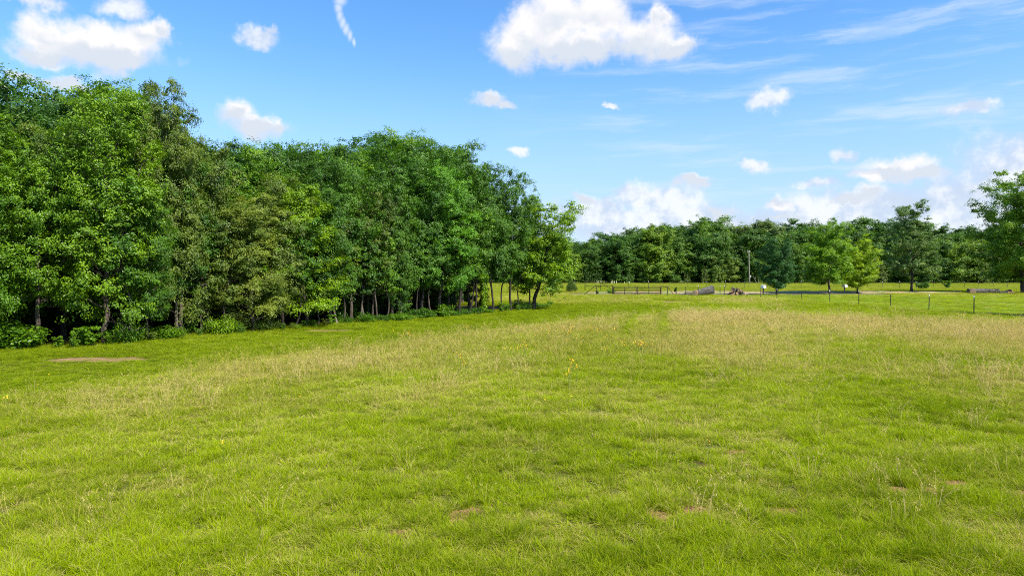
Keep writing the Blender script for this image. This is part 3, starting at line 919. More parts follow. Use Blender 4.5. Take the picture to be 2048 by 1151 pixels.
def make_cedar():
    gg = np.random.default_rng(3)
    G = Geo()
    zz = np.linspace(-0.1, 2.3, 6)
    tube(G, np.stack([0 * zz, 0 * zz, zz], 1), np.linspace(0.07, 0.01, 6), 6)
    k = 9000
    z = 2.35 * gg.random(k) ** 0.9
    prof = np.interp(z, [0, 0.35, 0.9, 1.4, 1.75, 2.1, 2.35], [0.55, 1.0, 1.08, 0.82, 0.42, 0.30, 0.08])
    a = gg.uniform(0, 6.28, k)
    r = prof * (gg.random(k) ** 0.35) * (0.75 + 0.5 * vnoise(a * 2, z * 3, 0.8, 5))
    C = np.stack([r * np.cos(a), r * np.sin(a), z + 0.05], 1)
    N = unit(np.stack([np.cos(a), np.sin(a), 0.6 + 0 * a], 1) + gg.normal(size=(k, 3)) * 0.5)
    V, Q = leaf_quads(C, N, 0.15, 0.05, gg)
    return geo_mesh("trunk", G, [M_BARK]), quads_mesh("foliage", V, Q, [M_LEAF], face_attr={"tint": np.clip(0.25 + 0.3 * z / 2.3 + gg.normal(0, 0.2, k), 0, 1)})


x, y = at(1143, 584)
ced = thing("cedar_bush", (x, y, 0), "round dark cedar bush with a pale pointed top near the gate", "bush")
ta, tb = make_cedar()
link("trunk", ta, ced).color = (*BROWN, 1)
link("foliage", tb, ced).color = (0.085, 0.15, 0.012, 1)


# ------------------------------------------------------------------ fences
def t_post_mesh(h):
    G = Geo()
    box(G, (0, 0, h / 2 - 0.1), (0.075, 0.02, h + 0.2))
    box(G, (0, 0.029, h / 2 - 0.1), (0.018, 0.038, h + 0.196))
    return geo_mesh("post", G, [M_POST], False)


def t_cap_mesh(h):
    G = Geo()
    box(G, (0, 0.008, h + 0.0), (0.084, 0.036, 0.24))
    return geo_mesh("post_cap", G, [M_WHITE], False)


POST = {h: t_post_mesh(h) for h in (1.35, 1.5)}
CAP = {h: t_cap_mesh(h) for h in (1.35, 1.5)}


def wire_fence(name, label, pts, heights, caps, wires=(0.35, 0.7, 1.0, 1.3), hgt=1.5):
    o = thing(name, (pts[0][0], pts[0][1], 0), label, "fence")
    p0 = np.array(pts[0])
    gg = np.random.default_rng(int(abs(p0.sum()) * 10))
    for k, p in enumerate(pts):
        q = link("post", POST[hgt], o, (p[0] - p0[0], p[1] - p0[1], 0))
        q.scale.z = heights[k] / hgt
        q.rotation_euler = (gg.normal(0, 0.02), gg.normal(0, 0.02), gg.uniform(-0.5, 0.5))
        if caps[k]:
            link("post_cap", CAP[hgt], q)
    for w in wires:
        G = Geo()
        L = []
        for a, b in zip(pts[:-1], pts[1:]):
            for s in (0, 0.25, 0.5, 0.75):
                L.append((a[0] + (b[0] - a[0]) * s - p0[0], a[1] + (b[1] - a[1]) * s - p0[1] - 0.02, w - 0.05 * (s - s * s) * 2 + gg.normal(0, 0.006)))
        L.append((pts[-1][0] - p0[0], pts[-1][1] - p0[1] - 0.02, w))
        tube(G, L, 0.0045, 4)
        link("wire", geo_mesh("wire", G, [M_WIRE]), o)
    return o


near = [(41.0, 34.5), (40.4, 40), (39.9, 46), (39.0, 51.5), (38.6, 57), (37.9, 62), (37.2, 67), (37.1, 73), (36.8, 79), (36.3, 85.5), (35.7, 92), (35.7, 98), (35.2, 104), (33.6, 108)]
wire_fence("wire_fence", "wire fence on dark steel posts beside the mown lawn", near, [1.5, 1.45, 1.5, 1.5, 1.55, 1.5, 1.45, 1.6, 1.5, 1.35, 1.4, 1.5, 1.3, 1.55],
           [1, 0, 1, 1, 1, 1, 0, 1, 1, 0, 1, 0, 0, 1])
road_f = [(33.6, 110.2), (30.2, 110.6), (28.2, 111.0), (26.8, 111.2)]
wire_fence("wire_fence", "short stretch of wire fence between the gate and the grey logs", road_f, [1.5, 1.5, 1.45, 1.4], [1, 1, 0, 0])
FPOST = [1075, 1110, 1150, 1257, 1297, 1337, 1376, 1414, 1452, 1488, 1538, 1570, 1604, 1638, 1668, 1701, 1734, 1767, 1800, 1832, 1864, 1896, 1927, 1957, 1988, 2018, 2048, 2080, 2112]
far = [((p - 1024) / FPX * 159, 159.0 + 0.5 * math.sin(p)) for p in FPOST]
wire_fence("wire_fence", "long wire fence with pale-tipped posts across the pasture beyond the road", far, [1.6 + 0.12 * math.sin(3.3 * k) for k in range(len(far))], [1 if k % 5 else 0 for k in range(len(far))],
           (0.4, 0.8, 1.15, 1.5))


# ------------------------------------------------------------------ pipe gate and braces
def pipe(name, pts, r, parent, mat=None, sides=8):
    G = Geo()
    P = np.asarray(pts, float)
    if len(P) == 2:
        P = P[0] + np.linspace(0, 1, 3)[:, None] * (P[1] - P[0])
    tube(G, P, r, sides, cap=True)
    return link(name, geo_mesh(name, G, [mat or M_RUST]), parent)


def round_rect(w, z0, z1, rr=0.12):
    P = []
    for cx, cz, a0 in ((w - rr, z1 - rr, 0), (rr, z1 - rr, 90), (rr, z0 + rr, 180), (w - rr, z0 + rr, 270)):
        for a in (0, 30, 60, 90):
            P.append((cx + rr * math.cos(R(a0 + a)), 0, cz + rr * math.sin(R(a0 + a))))
    P.append(P[0])
    return P


def pipe_gate(x0, y0, x1, y1, label, uprights):
    w = math.hypot(x1 - x0, y1 - y0)
    o = thing("pipe_gate", (x0, y0, 0), label, "gate", "pipe gate leaves", math.atan2(y1 - y0, x1 - x0))
    pipe("frame", round_rect(w, 0.14, 1.42), 0.055, o)
    for z in (0.40, 0.64, 0.90, 1.16):
        pipe("rail", [(0.03, 0, z), (w - 0.03, 0, z)], 0.045, o)
    for u in uprights:
        pipe("upright", [(u * w, 0.03, 0.14), (u * w, 0.03, 1.42)], 0.04, o)
    return o


gy = 111.0
gx = [(p - 1024) / FPX * gy for p in (1227.5, 1272.3, 1274.5, 1320.5)]
g1 = pipe_gate(gx[0], gy, gx[1], gy - 0.15, "rusty pipe gate leaf hung from the thick post of the long brace", (0.48,))
g2 = pipe_gate(gx[3], gy, gx[2], gy - 0.12, "rusty pipe gate leaf hung from the short brace by the logs", (0.5,))
G = Geo()
tube(G, [(0, 0, 1.05), (0.06, -0.05, 0.9), (0.02, -0.06, 0.72), (-0.05, -0.05, 0.85), (0, 0, 1.05)], 0.02, 5)
link("latch_chain", geo_mesh("latch_chain", G, [M_RUST]), g1, (math.hypot(gx[1] - gx[0], 0.15) - 0.02, 0, 0))


def px_pt(px, py, y):
    d = ray(px, py)
    return np.array([d[0] / d[1] * y, y, max(-0.15, CAM_H + d[2] / d[1] * y)])


def brace(label, y, parts, name="gate_brace"):
    p0 = px_pt(parts[0][1][0], 590, y)
    o = thing(name, (p0[0], y, 0), label, "fence brace", "rusty pipe braces")
    for nm, a, b, r in parts:
        A, B = px_pt(*a, y) - (p0[0], y, 0), px_pt(*b, y) - (p0[0], y, 0)
        if nm == "post":
            A[2] = -0.2
            B[0] = A[0]
        pipe(nm, [A, B], r, o)
    return o


brace("long rusty pipe brace with a slanting end rail at the gate", gy, [
    ("post", (1225.5, 592), (1225.5, 570), 0.085), ("post", (1193, 592), (1193, 570.5), 0.05), ("top_rail", (1190.5, 570.8), (1225, 570.8), 0.05), ("slanting_rail", (1166, 590.5), (1191, 570.8), 0.05)])
brace("short rusty pipe brace at the end of the gate by the logs", gy, [
    ("post", (1322, 592), (1322, 572), 0.07), ("post", (1335.3, 592), (1335.3, 573.3), 0.06), ("top_rail", (1322, 572.2), (1335.5, 573.5), 0.06), ("slanting_rail", (1335.5, 573.5), (1348.5, 589.8), 0.045)])
brace("tall rusty pipe brace with two rails across the road from the gate", 135, [
    ("post", (1170, 584), (1170, 561.5), 0.06), ("post", (1201.5, 584), (1201.5, 565), 0.055), ("top_rail", (1170, 562), (1201, 564.5), 0.055), ("middle_rail", (1170, 571.5), (1201, 573), 0.04),
    ("slanting_rail", (1201.5, 565), (1225, 579.5), 0.05)])
# post with a dark vine on it beside the gate
x, y = at(1351.5, 590)
vp = thing("gate_post", (x, y, 0), "thin post topped with a dark clump of vine beside the slanting rail", "post")
pipe("post", [(0, 0, -0.2), (0, 0, 1.05)], 0.035, vp, M_POST)
gi = np.random.default_rng(8)
k = 500
d = unit(gi.normal(size=(k, 3)))
Cc = np.array([-0.06, 0, 0.92]) + d * (gi.random(k) ** 0.4)[:, None] * np.array([0.22, 0.2, 0.4])
Cc[:, 0] += 0.3 * (Cc[:, 2] - 0.92)
V, Q = leaf_quads(Cc, unit(d + gi.normal(size=(k, 3)) * 0.4), 0.11, 0.07, gi)
link("vine", quads_mesh("vine", V, Q, [M_LEAF], face_attr={"tint": gi.random(k) * 0.6}), vp).color = (*DARK, 1)


# ------------------------------------------------------------------ logs
def log_thing(px, py, length, r1, r2, rz, tilt, label, mat, name="fallen_log", seed=0, z=None, cat="log", group=None, hollow=False):
    x, y = at(px, py) if z is None else (px, py)
    o = thing(name, (x, y, 0 if z is None else z), label, cat, group, rz)
    gg = np.random.default_rng(seed + 100)
    n, sd = 16, 18
    s = np.linspace(0, 1, n)
    ang = np.linspace(0, 2 * math.pi, sd, endpoint=False)
    V = []
    for a in s:
        r = r1 + (r2 - r1) * a
        for t in ang:
            rr = r * (1 + 0.16 * (float(vnoise(math.cos(t) * 2 + a * length * 1.2, math.sin(t) * 2, 0.8, seed)) - 0.5) + 0.05 * math.sin(3 * t + seed))
            V.append(((a - 0.5) * length, rr * math.cos(t), rr * math.sin(t)))
    V = np.array(V)
    ct, st = math.cos(tilt), math.sin(tilt)
    V = V @ np.array([[ct, 0, st], [0, 1, 0], [-st, 0, ct]])
    V[:, 2] -= V[:, 2].min() + 0.04
    i = np.arange(n - 1)[:, None] * sd
    j = np.arange(sd)[None]
    j2 = (j + 1) % sd
    Q = np.stack([i + j, i + j2, i + sd + j2, i + sd + j], -1).reshape(-1, 4)
    link("bark", quads_mesh("bark", V, Q, [mat], smooth=True), o)
    for e, flip in ((0, -1), (n - 1, 1)):
        ring = V[e * sd:(e + 1) * sd]
        c = ring.mean(0)
        ax = np.array([ct, 0, st]) * flip
        VV = np.vstack([ring, c + (ring - c) * 0.5 + ax * (-0.10 if hollow else 0.01), [c + ax * (-0.3 * r1 if hollow else 0.015)]])
        q = [[k, (k + 1) % sd, sd + (k + 1) % sd, sd + k] for k in range(sd)] + [[2 * sd, sd + k, sd + k + 1, sd + (k + 2) % sd] for k in range(0, sd, 2)]
        link("cut_end", quads_mesh("cut_end", VV, q, [M_CUT if not hollow else M_GREYWOOD]), o)
    return o


log_thing(1408, 590.5, 3.1, 0.42, 0.70, 0.30, 0.19, "huge grey tree trunk lying tilted beside the road, its big end raised", M_GREYWOOD, seed=1, hollow=True)
log_thing(1390, 591, 0.9, 0.42, 0.45, 1.15, 0.05, "short reddish log with its cut face showing, leaning on the grey trunk", M_REDWOOD, "cut_log", 2)
log_thing(1377, 590.5, 1.1, 0.32, 0.26, 0.3, 0.0, "small grey log in front of the reddish cut log", M_GREYWOOD, "cut_log", 3)
log_thing(1364, 590.5, 1.0, 0.18, 0.15, 0.1, 0.0, "thin grey log end nearest the gate", M_GREYWOOD, "cut_log", 4)
log_thing(1967, 587, 5.2, 0.46, 0.40, -0.06, 0.0, "long brown log with a hollow end lying on the lawn edge by the biggest oak", M_GREYWOOD, seed=5, hollow=True)
log_thing(1945, 587.5, 0.7, 0.45, 0.48, 1.2, 0.0, "upright-cut log round at the hollow end of the long log", M_REDWOOD, "cut_log", 6)
log_thing(2004, 587, 1.2, 0.22, 0.25, 0.1, 0.0, "slim log lying between the long log and the biggest oak", M_GREYWOOD, "cut_log", 7)
log_thing(2016, 586.5, 1.3, 0.30, 0.36, 0.5, 0.1, "dark knobbly stump piece against the foot of the biggest oak", M_REDWOOD, "cut_log", 8)
log_thing(2022, 587.5, 0.9, 0.22, 0.2, -0.5, 0.0, "small split log piece in front of the knobbly stump", M_REDWOOD, "cut_log", 9)
log_thing(1914, 585.5, 1.25, 0.24, 0.24, 0.02, 0.0, "short reddish log lying alone on the lawn edge", M_REDWOOD, "cut_log", 10)
wx, wy = at(1474, 590.5)
gw = np.random.default_rng(30)
k = 0
for row, nrow in enumerate((9, 8, 6, 4, 2)):
    for j in range(nrow):
        px_, py_ = wx - 1.35 + (j + 0.5) * 2.6 / nrow * (1 - row * 0.13) + row * 0.13, wy + gw.uniform(-0.3, 0.3)
        log_thing(px_, py_, gw.uniform(0.5, 0.85), gw.uniform(0.13, 0.20), gw.uniform(0.11, 0.18), gw.uniform(0.7, 2.4), gw.uniform(-0.2, 0.2),
                  "short split log heaped in the reddish-brown woodpile by the road", M_REDWOOD if gw.random() < 0.75 else M_GREYWOOD, "split_log", 40 + k, z=row * 0.24, cat="firewood", group="split logs of the woodpile")
        k += 1
log_thing(1490, 590.5, 0.9, 0.2, 0.18, 0.1, 0.0, "larger grey log lying at the low end of the woodpile", M_GREYWOOD, "cut_log", 11)


# ------------------------------------------------------------------ mailboxes, pole, stakes
def mailbox(px, py, label):
    x, y = at(px, py)
    o = thing("mailbox", (x, y, 0), label, "mailbox", "mailboxes at the road", 0.25)
    G = Geo()
    box(G, (0, 0, 0.45), (0.12, 0.12, 1.3))
    box(G, (0, 0, 1.115), (0.20, 0.46, 0.03))
    link("post", geo_mesh("post", G, [M_DARKGREEN], False), o)
    prof = [(-0.19, 1.13), (0.19, 1.13)] + [(0.19 * math.cos(a), 1.38 + 0.19 * math.sin(a)) for a in np.linspace(0, math.pi, 12)]
    n = len(prof)
    V = [(px_, yy, z) for yy in (-0.30, 0.30) for px_, z in prof]
    G = Geo()
    Q = [[k, (k + 1) % n, n + (k + 1) % n, n + k] for k in range(n)]
    G.add(V, Q)
    c = len(prof)
    V2 = V + [(0, 0.30, 1.3)]
    G.add([*V[n:], (0, 0.30, 1.3)], [[n, k, (k + 1) % n, (k + 2) % n] for k in range(0, n, 2)])
    link("box", geo_mesh("box", G, [M_WHITE], False), o)
    G = Geo()
    VD = [(px_ * 1.04, -0.302, (z - 1.3) * 1.04 + 1.3) for px_, z in prof] + [(px_ * 1.04, -0.33, (z - 1.3) * 1.04 + 1.3) for px_, z in prof] + [(0, -0.33, 1.3)]
    G.add(VD, Q + [[2 * n, n + k, n + (k + 1) % n, n + (k + 2) % n] for k in range(0, n, 2)])
    link("door", geo_mesh("door", G, [M_WHITE], False), o)
    G = Geo()
    box(G, (0.205, -0.08, 1.42), (0.012, 0.03, 0.26))
    box(G, (0.205, -0.04, 1.52), (0.012, 0.10, 0.07))
    link("flag", geo_mesh("flag", G, [M_RED], False), o)
    o.scale = (1.25, 1.25, 1.0)
    return o


m1 = mailbox(1526.5, 590, "white mailbox on a dark post next to the dark shade tree")
m2 = mailbox(1689, 587.5, "white mailbox on a dark post by the yellow-green tree")
m2.scale.z = m1.scale.z = 1.05

x, y = (1499 - 1024) / FPX * 238, 238.0
o = thing("utility_pole", (x, y, 0), "tall pale wooden utility pole in front of the far wood", "utility pole")
hp = top_height(503, y)
G = Geo()
zz = np.linspace(-0.5, hp, 8)
tube(G, np.stack([-0.03 * zz, 0 * zz, zz], 1), np.linspace(0.24, 0.16, 8), 10, cap=True)
link("pole", geo_mesh("pole", G, [M_POLE]), o)
for dx in (-0.32, 0.32):
    pipe("insulator", [(dx - 0.03 * hp, 0, hp - 0.1), (dx - 0.03 * hp, 0, hp + 0.35)], 0.11, o, M_INSUL)
G = Geo()
box(G, (-0.03 * hp, -0.2, hp - 0.18), (1.0, 0.12, 0.14))
link("cross_arm", geo_mesh("cross_arm", G, [M_POLE], False), o)
G = Geo()
tube(G, [(0.32, 0, 2.0), (0.35, -0.1, 2.9)], 0.16, 8, cap=True)
link("meter_box", geo_mesh("meter_box", G, [M_INSUL]), o)

STK = [(1194, 0.6), (1197, 0.8), (1203.5, 0.85), (1222.5, 0.6), (1226.5, 0.9), (1230.5, 0.65), (1233, 0.7), (1250, 0.4), (1261, 0.45)]
for k, (px, h) in enumerate(STK):
    x, y = (px - 1024) / FPX * 236, 236.0 + (k % 3)
    G = Geo()
    box(G, (0, 0, h / 2), (0.24, 0.08, h))
    box(G, (0, 0, h + 0.06), (0.15, 0.07, 0.13))
    tag(link("marker_stake", geo_mesh("marker_stake", G, [M_STAKE], False), None, (x, y, 0.2)),
        f"small pale yellow marker stake before the far wood, {ordinal(k)} from the left in its line", "marker", "pale stakes before the far wood")

# bare grey sapling by the pole
x, y = at(1514, 567.5)
G = Geo()
for (a, b) in (((0, 0, 0), (-1.5, 0, 3.0)), ((0.3, 0, 0), (0.7, 0, 2.2)), ((-0.8, 0, 1.6), (-0.3, 0, 2.6))):
    a, b = np.array(a, float), np.array(b, float)
    tube(G, a + np.linspace(0, 1, 4)[:, None] * (b - a), np.linspace(0.09, 0.03, 4), 5)
tag(link("dead_sapling", geo_mesh("dead_sapling", G, [M_POLE]), None, (x, y, 0)), "bare grey dead sapling at the foot of the far wood beside the utility pole", "dead tree")

# ------------------------------------------------------------------ wild flowers
def flower_mesh(seed, n, h):
    gg = np.random.default_rng(seed)
    G = Geo()
    for k in range(n):
        hx, hy = gg.normal(0, 0.07, 2) if n > 1 else (0, 0)
        z = h * gg.uniform(0.85, 1.1)
        tube(G, [(0.3 * hx, 0.3 * hy, 0), (0.7 * hx, 0.7 * hy, z * 0.6), (hx, hy, z)], 0.004, 4, 0)
        c = np.array([hx, hy, z])
        tl = gg.normal(0, 0.35, 2)
        for p in range(8):
            a = p * math.pi / 4
            u, v = np.array([math.cos(a), math.sin(a), 0.15 + tl[0] * math.cos(a) + tl[1] * math.sin(a)]), np.array([-math.sin(a), math.cos(a), 0])
            G.add([c, c + u * 0.030 + v * 0.014, c + u * 0.046, c + u * 0.030 - v * 0.014], [[0, 1, 2, 3]], 1)
    return geo_mesh("wildflower", G, [M_STEM, M_YELLOW], False)


FLM = [flower_mesh(1, 1, 0.42), flower_mesh(2, 2, 0.5), flower_mesh(3, 3, 0.55), flower_mesh(4, 3, 0.5)]
LONE = [(15, 797), (8, 791), (98, 745), (80, 765), (122, 767), (15, 848), (395, 750), (384, 757), (422, 743), (447, 888), (600, 788), (446, 714), (1147, 540 + 250), (1610, 640), (735, 512 + 260), (1415, 885), (1090, 795)]
for k, (px, py) in enumerate(LONE):
    x, y = at(px, py, 0.4)
    o = link("wildflower", FLM[1 if k % 3 == 0 else 0], None, (x, y, 0))
    o.rotation_euler.z = k * 1.3
    o.scale = (0.55, 0.55, 0.85)
    tag(o, f"single orange-yellow wildflower standing alone in the grass, {ordinal(sorted(p[0] for p in LONE).index(px))} from the left of the lone ones", "flower", "lone wildflowers")
PATCH = [((1140, 664), (60, 11), 44, "yellow wildflower in the dense patch at the middle of the meadow"),
         ((1265, 691), (42, 6), 26, "yellow wildflower in the patch just nearer than the wheel tracks"),
         ((1145, 738), (10, 11), 8, "yellow wildflower in the small patch on the nearer meadow slope"),
         ((815, 668), (16, 2.5), 9, "orange-yellow wildflower at the edge of the green strip before the pale trunk"),
         ((932, 652), (10, 7), 5, "yellow wildflower in the few beside the straw-coloured tussock"),
         ((925, 722), (8, 9), 7, "yellow wildflower in the tiny group among the tall straw grass"),
         ((1035, 698), (24, 5), 9, "yellow wildflower in the sparse line in front of the dense patch"),
         ((1480, 645), (50, 9), 10, "yellow wildflower scattered in the straw grass towards the logs")]
for (cx, cy), (sx, sy), n, lab in PATCH:
    for k in range(n):
        x, y = at(cx + sx * g.normal(0, 0.75), cy + sy * g.normal(0, 0.75), 0.5)
        o = link("wildflower", FLM[g.integers(1, 4)], None, (x, y, 0))
        o.rotation_euler.z = g.uniform(0, 6.28)
        s = g.uniform(0.4, 0.75)
        o.scale = (s, s, g.uniform(1.0, 1.25))
        tag(o, lab, "flower", "wildflowers: " + lab.split(" wildflower ")[1])


# ------------------------------------------------------------------ grass
def tuft(seed, n, h0, h1, rad, width, bend, heads=False, fl=1.0):
    """One tuft of blades: each a bent strip of two quads ending in a point."""
    gg = np.random.default_rng(seed)
    a = gg.uniform(0, 6.28, n)
    r = rad * np.sqrt(gg.random(n))
    root = np.stack([r * np.cos(a), r * np.sin(a), np.zeros(n)], 1)
    b = a + gg.normal(0, 0.9, n)
    out = np.stack([np.cos(b), np.sin(b), np.zeros(n)], 1)
    h = gg.uniform(h0, h1, n)[:, None]
    k = (bend * gg.uniform(0.2, 1.5, n))[:, None]
    up = np.array([[0, 0, 1.0]])
    mid = root + up * h * 0.55 * fl + out * h * k * 0.35
    tip = root + up * h * (1 - 0.25 * np.minimum(k, 1.6)) * fl + out * h * k
    c = gg.uniform(0, 6.28, n)
    sd = np.stack([np.cos(c), np.sin(c), np.zeros(n)], 1) * (width * gg.uniform(0.6, 1.3, n))[:, None]
    V = np.stack([root - sd * 0.5, root + sd * 0.5, mid + sd * 0.45, mid - sd * 0.45, tip + sd * 0.08, tip - sd * 0.08], 1)
    H = np.tile([0, 0, 0.55, 0.55, 1, 1], (n, 1))
    B = np.repeat(gg.random(n)[:, None], 6, 1)
    i = np.arange(n)[:, None] * 6
    Q = np.concatenate([i + np.array([[0, 1, 2, 3]]), i + np.array([[3, 2, 4, 5]])])
    V, H, B = V.reshape(-1, 3), H.ravel(), B.ravel()
    if heads:  # open seed heads near the tips
        m = 7
        base = len(V)
        tt = gg.uniform(0.7, 1.02, (n, m))[:, :, None]
        p = mid[:, None] + (tip - mid)[:, None] * ((tt - 0.55) / 0.45) + gg.normal(0, 0.012, (n, m, 3))
        dv = unit(np.array([0, 0, 1.0]) + gg.normal(0, 0.6, (n, m, 3))) * 0.028
        sv = unit(gg.normal(size=(n, m, 3))) * 0.006
        HV = np.stack([p - dv, p + sv, p + dv, p - sv], 2).reshape(-1, 3)
        V = np.vstack([V, HV])
        H = np.concatenate([H, np.full(len(HV), 1.2)])
        B = np.concatenate([B, np.full(len(HV), 0.15)])
        Q = np.vstack([Q, base + np.arange(len(HV)).reshape(-1, 4)])
    return quads_mesh("tuft", V, Q, [M_BLADE], point_attr={"h": H, "bt": B})


def proto_collection(name, meshes):
    c = bpy.data.collections.new(name)
    for k, me in enumerate(meshes):
        c.objects.link(bpy.data.objects.new(f"{name}_{k:02d}", me))
    return c


def scatter(name, label, P, rot, sc, pid, dry, tone, coll):
    me = bpy.data.meshes.new(name)
    me.vertices.add(len(P))
    me.vertices.foreach_set("co", np.asarray(P, np.float32).ravel())
    for an, typ, arr, key in (("rot", 'FLOAT_VECTOR', rot, "vector"), ("sc", 'FLOAT_VECTOR', sc, "vector"), ("pid", 'INT', pid, "value"), ("dry", 'FLOAT', dry, "value"), ("tone", 'FLOAT', tone, "value")):
        me.attributes.new(an, typ, 'POINT').data.foreach_set(key, np.ascontiguousarray(arr, np.int32 if typ == 'INT' else np.float32).ravel())
    o = link(name, me)
    tag(o, label, "grass", None, "stuff")
    ng = bpy.data.node_groups.new(name, 'GeometryNodeTree')
    ng.interface.new_socket("Geometry", in_out='INPUT', socket_type='NodeSocketGeometry')
    ng.interface.new_socket("Geometry", in_out='OUTPUT', socket_type='NodeSocketGeometry')
    N, Lk = ng.nodes, ng.links
    gi_, go = N.new('NodeGroupInput'), N.new('NodeGroupOutput')
    ip = N.new('GeometryNodeInstanceOnPoints')
    ci = N.new('GeometryNodeCollectionInfo')
    ci.inputs['Collection'].default_value = coll
    ci.inputs['Separate Children'].default_value = True
    ci.inputs['Reset Children'].default_value = True
    ip.inputs['Pick Instance'].default_value = True

    def attr(nm, dt):
        a = N.new('GeometryNodeInputNamedAttribute')
        a.data_type = dt
        a.inputs['Name'].default_value = nm
        return a.outputs['Attribute']
    Lk.new(gi_.outputs[0], ip.inputs['Points'])
    Lk.new(ci.outputs[0], ip.inputs['Instance'])
    Lk.new(attr("pid", 'INT'), ip.inputs['Instance Index'])
    Lk.new(attr("rot", 'FLOAT_VECTOR'), ip.inputs['Rotation'])
    Lk.new(attr("sc", 'FLOAT_VECTOR'), ip.inputs['Scale'])
    Lk.new(ip.outputs[0], go.inputs[0])
    md = o.modifiers.new("scatter", 'NODES')
    md.node_group = ng
    return o


GREEN_T = proto_collection("grass_tuft", [tuft(50 + k, 70, 0.07, 0.22, 0.10, 0.0050, 0.6) for k in range(4)] + [tuft(60 + k, 52, 0.11, 0.29, 0.08, 0.0052, 0.8) for k in range(2)]
                          + [tuft(70 + k, 40, 0.10, 0.22, 0.13, 0.006, 1.5, fl=0.6) for k in range(2)]
                          + [tuft(76 + k, 16, 0.07, 0.17, 0.07, 0.024, 1.1, fl=0.8) for k in range(2)])
SEED_T = proto_collection("seed_tuft", [tuft(80 + k, 12, 0.50, 1.0, 0.15, 0.0062, 0.30, True) for k in range(4)])


def field(d0, d1, dens, power, gg):
    """Points of the meadow between two distances; dens(d) = tufts per square metre."""
    ds = np.linspace(d0, d1, 400)
    w = dens(ds) * (ds * 1.9 + 12)
    cum = np.concatenate([[0], np.cumsum((w[1:] + w[:-1]) / 2 * np.diff(ds))])
    n = int(cum[-1])
    d = np.interp(gg.random(n) * cum[-1], cum, ds)
    x = (gg.random(n) - 0.5) * (1.9 * d + 12)
    return x, d


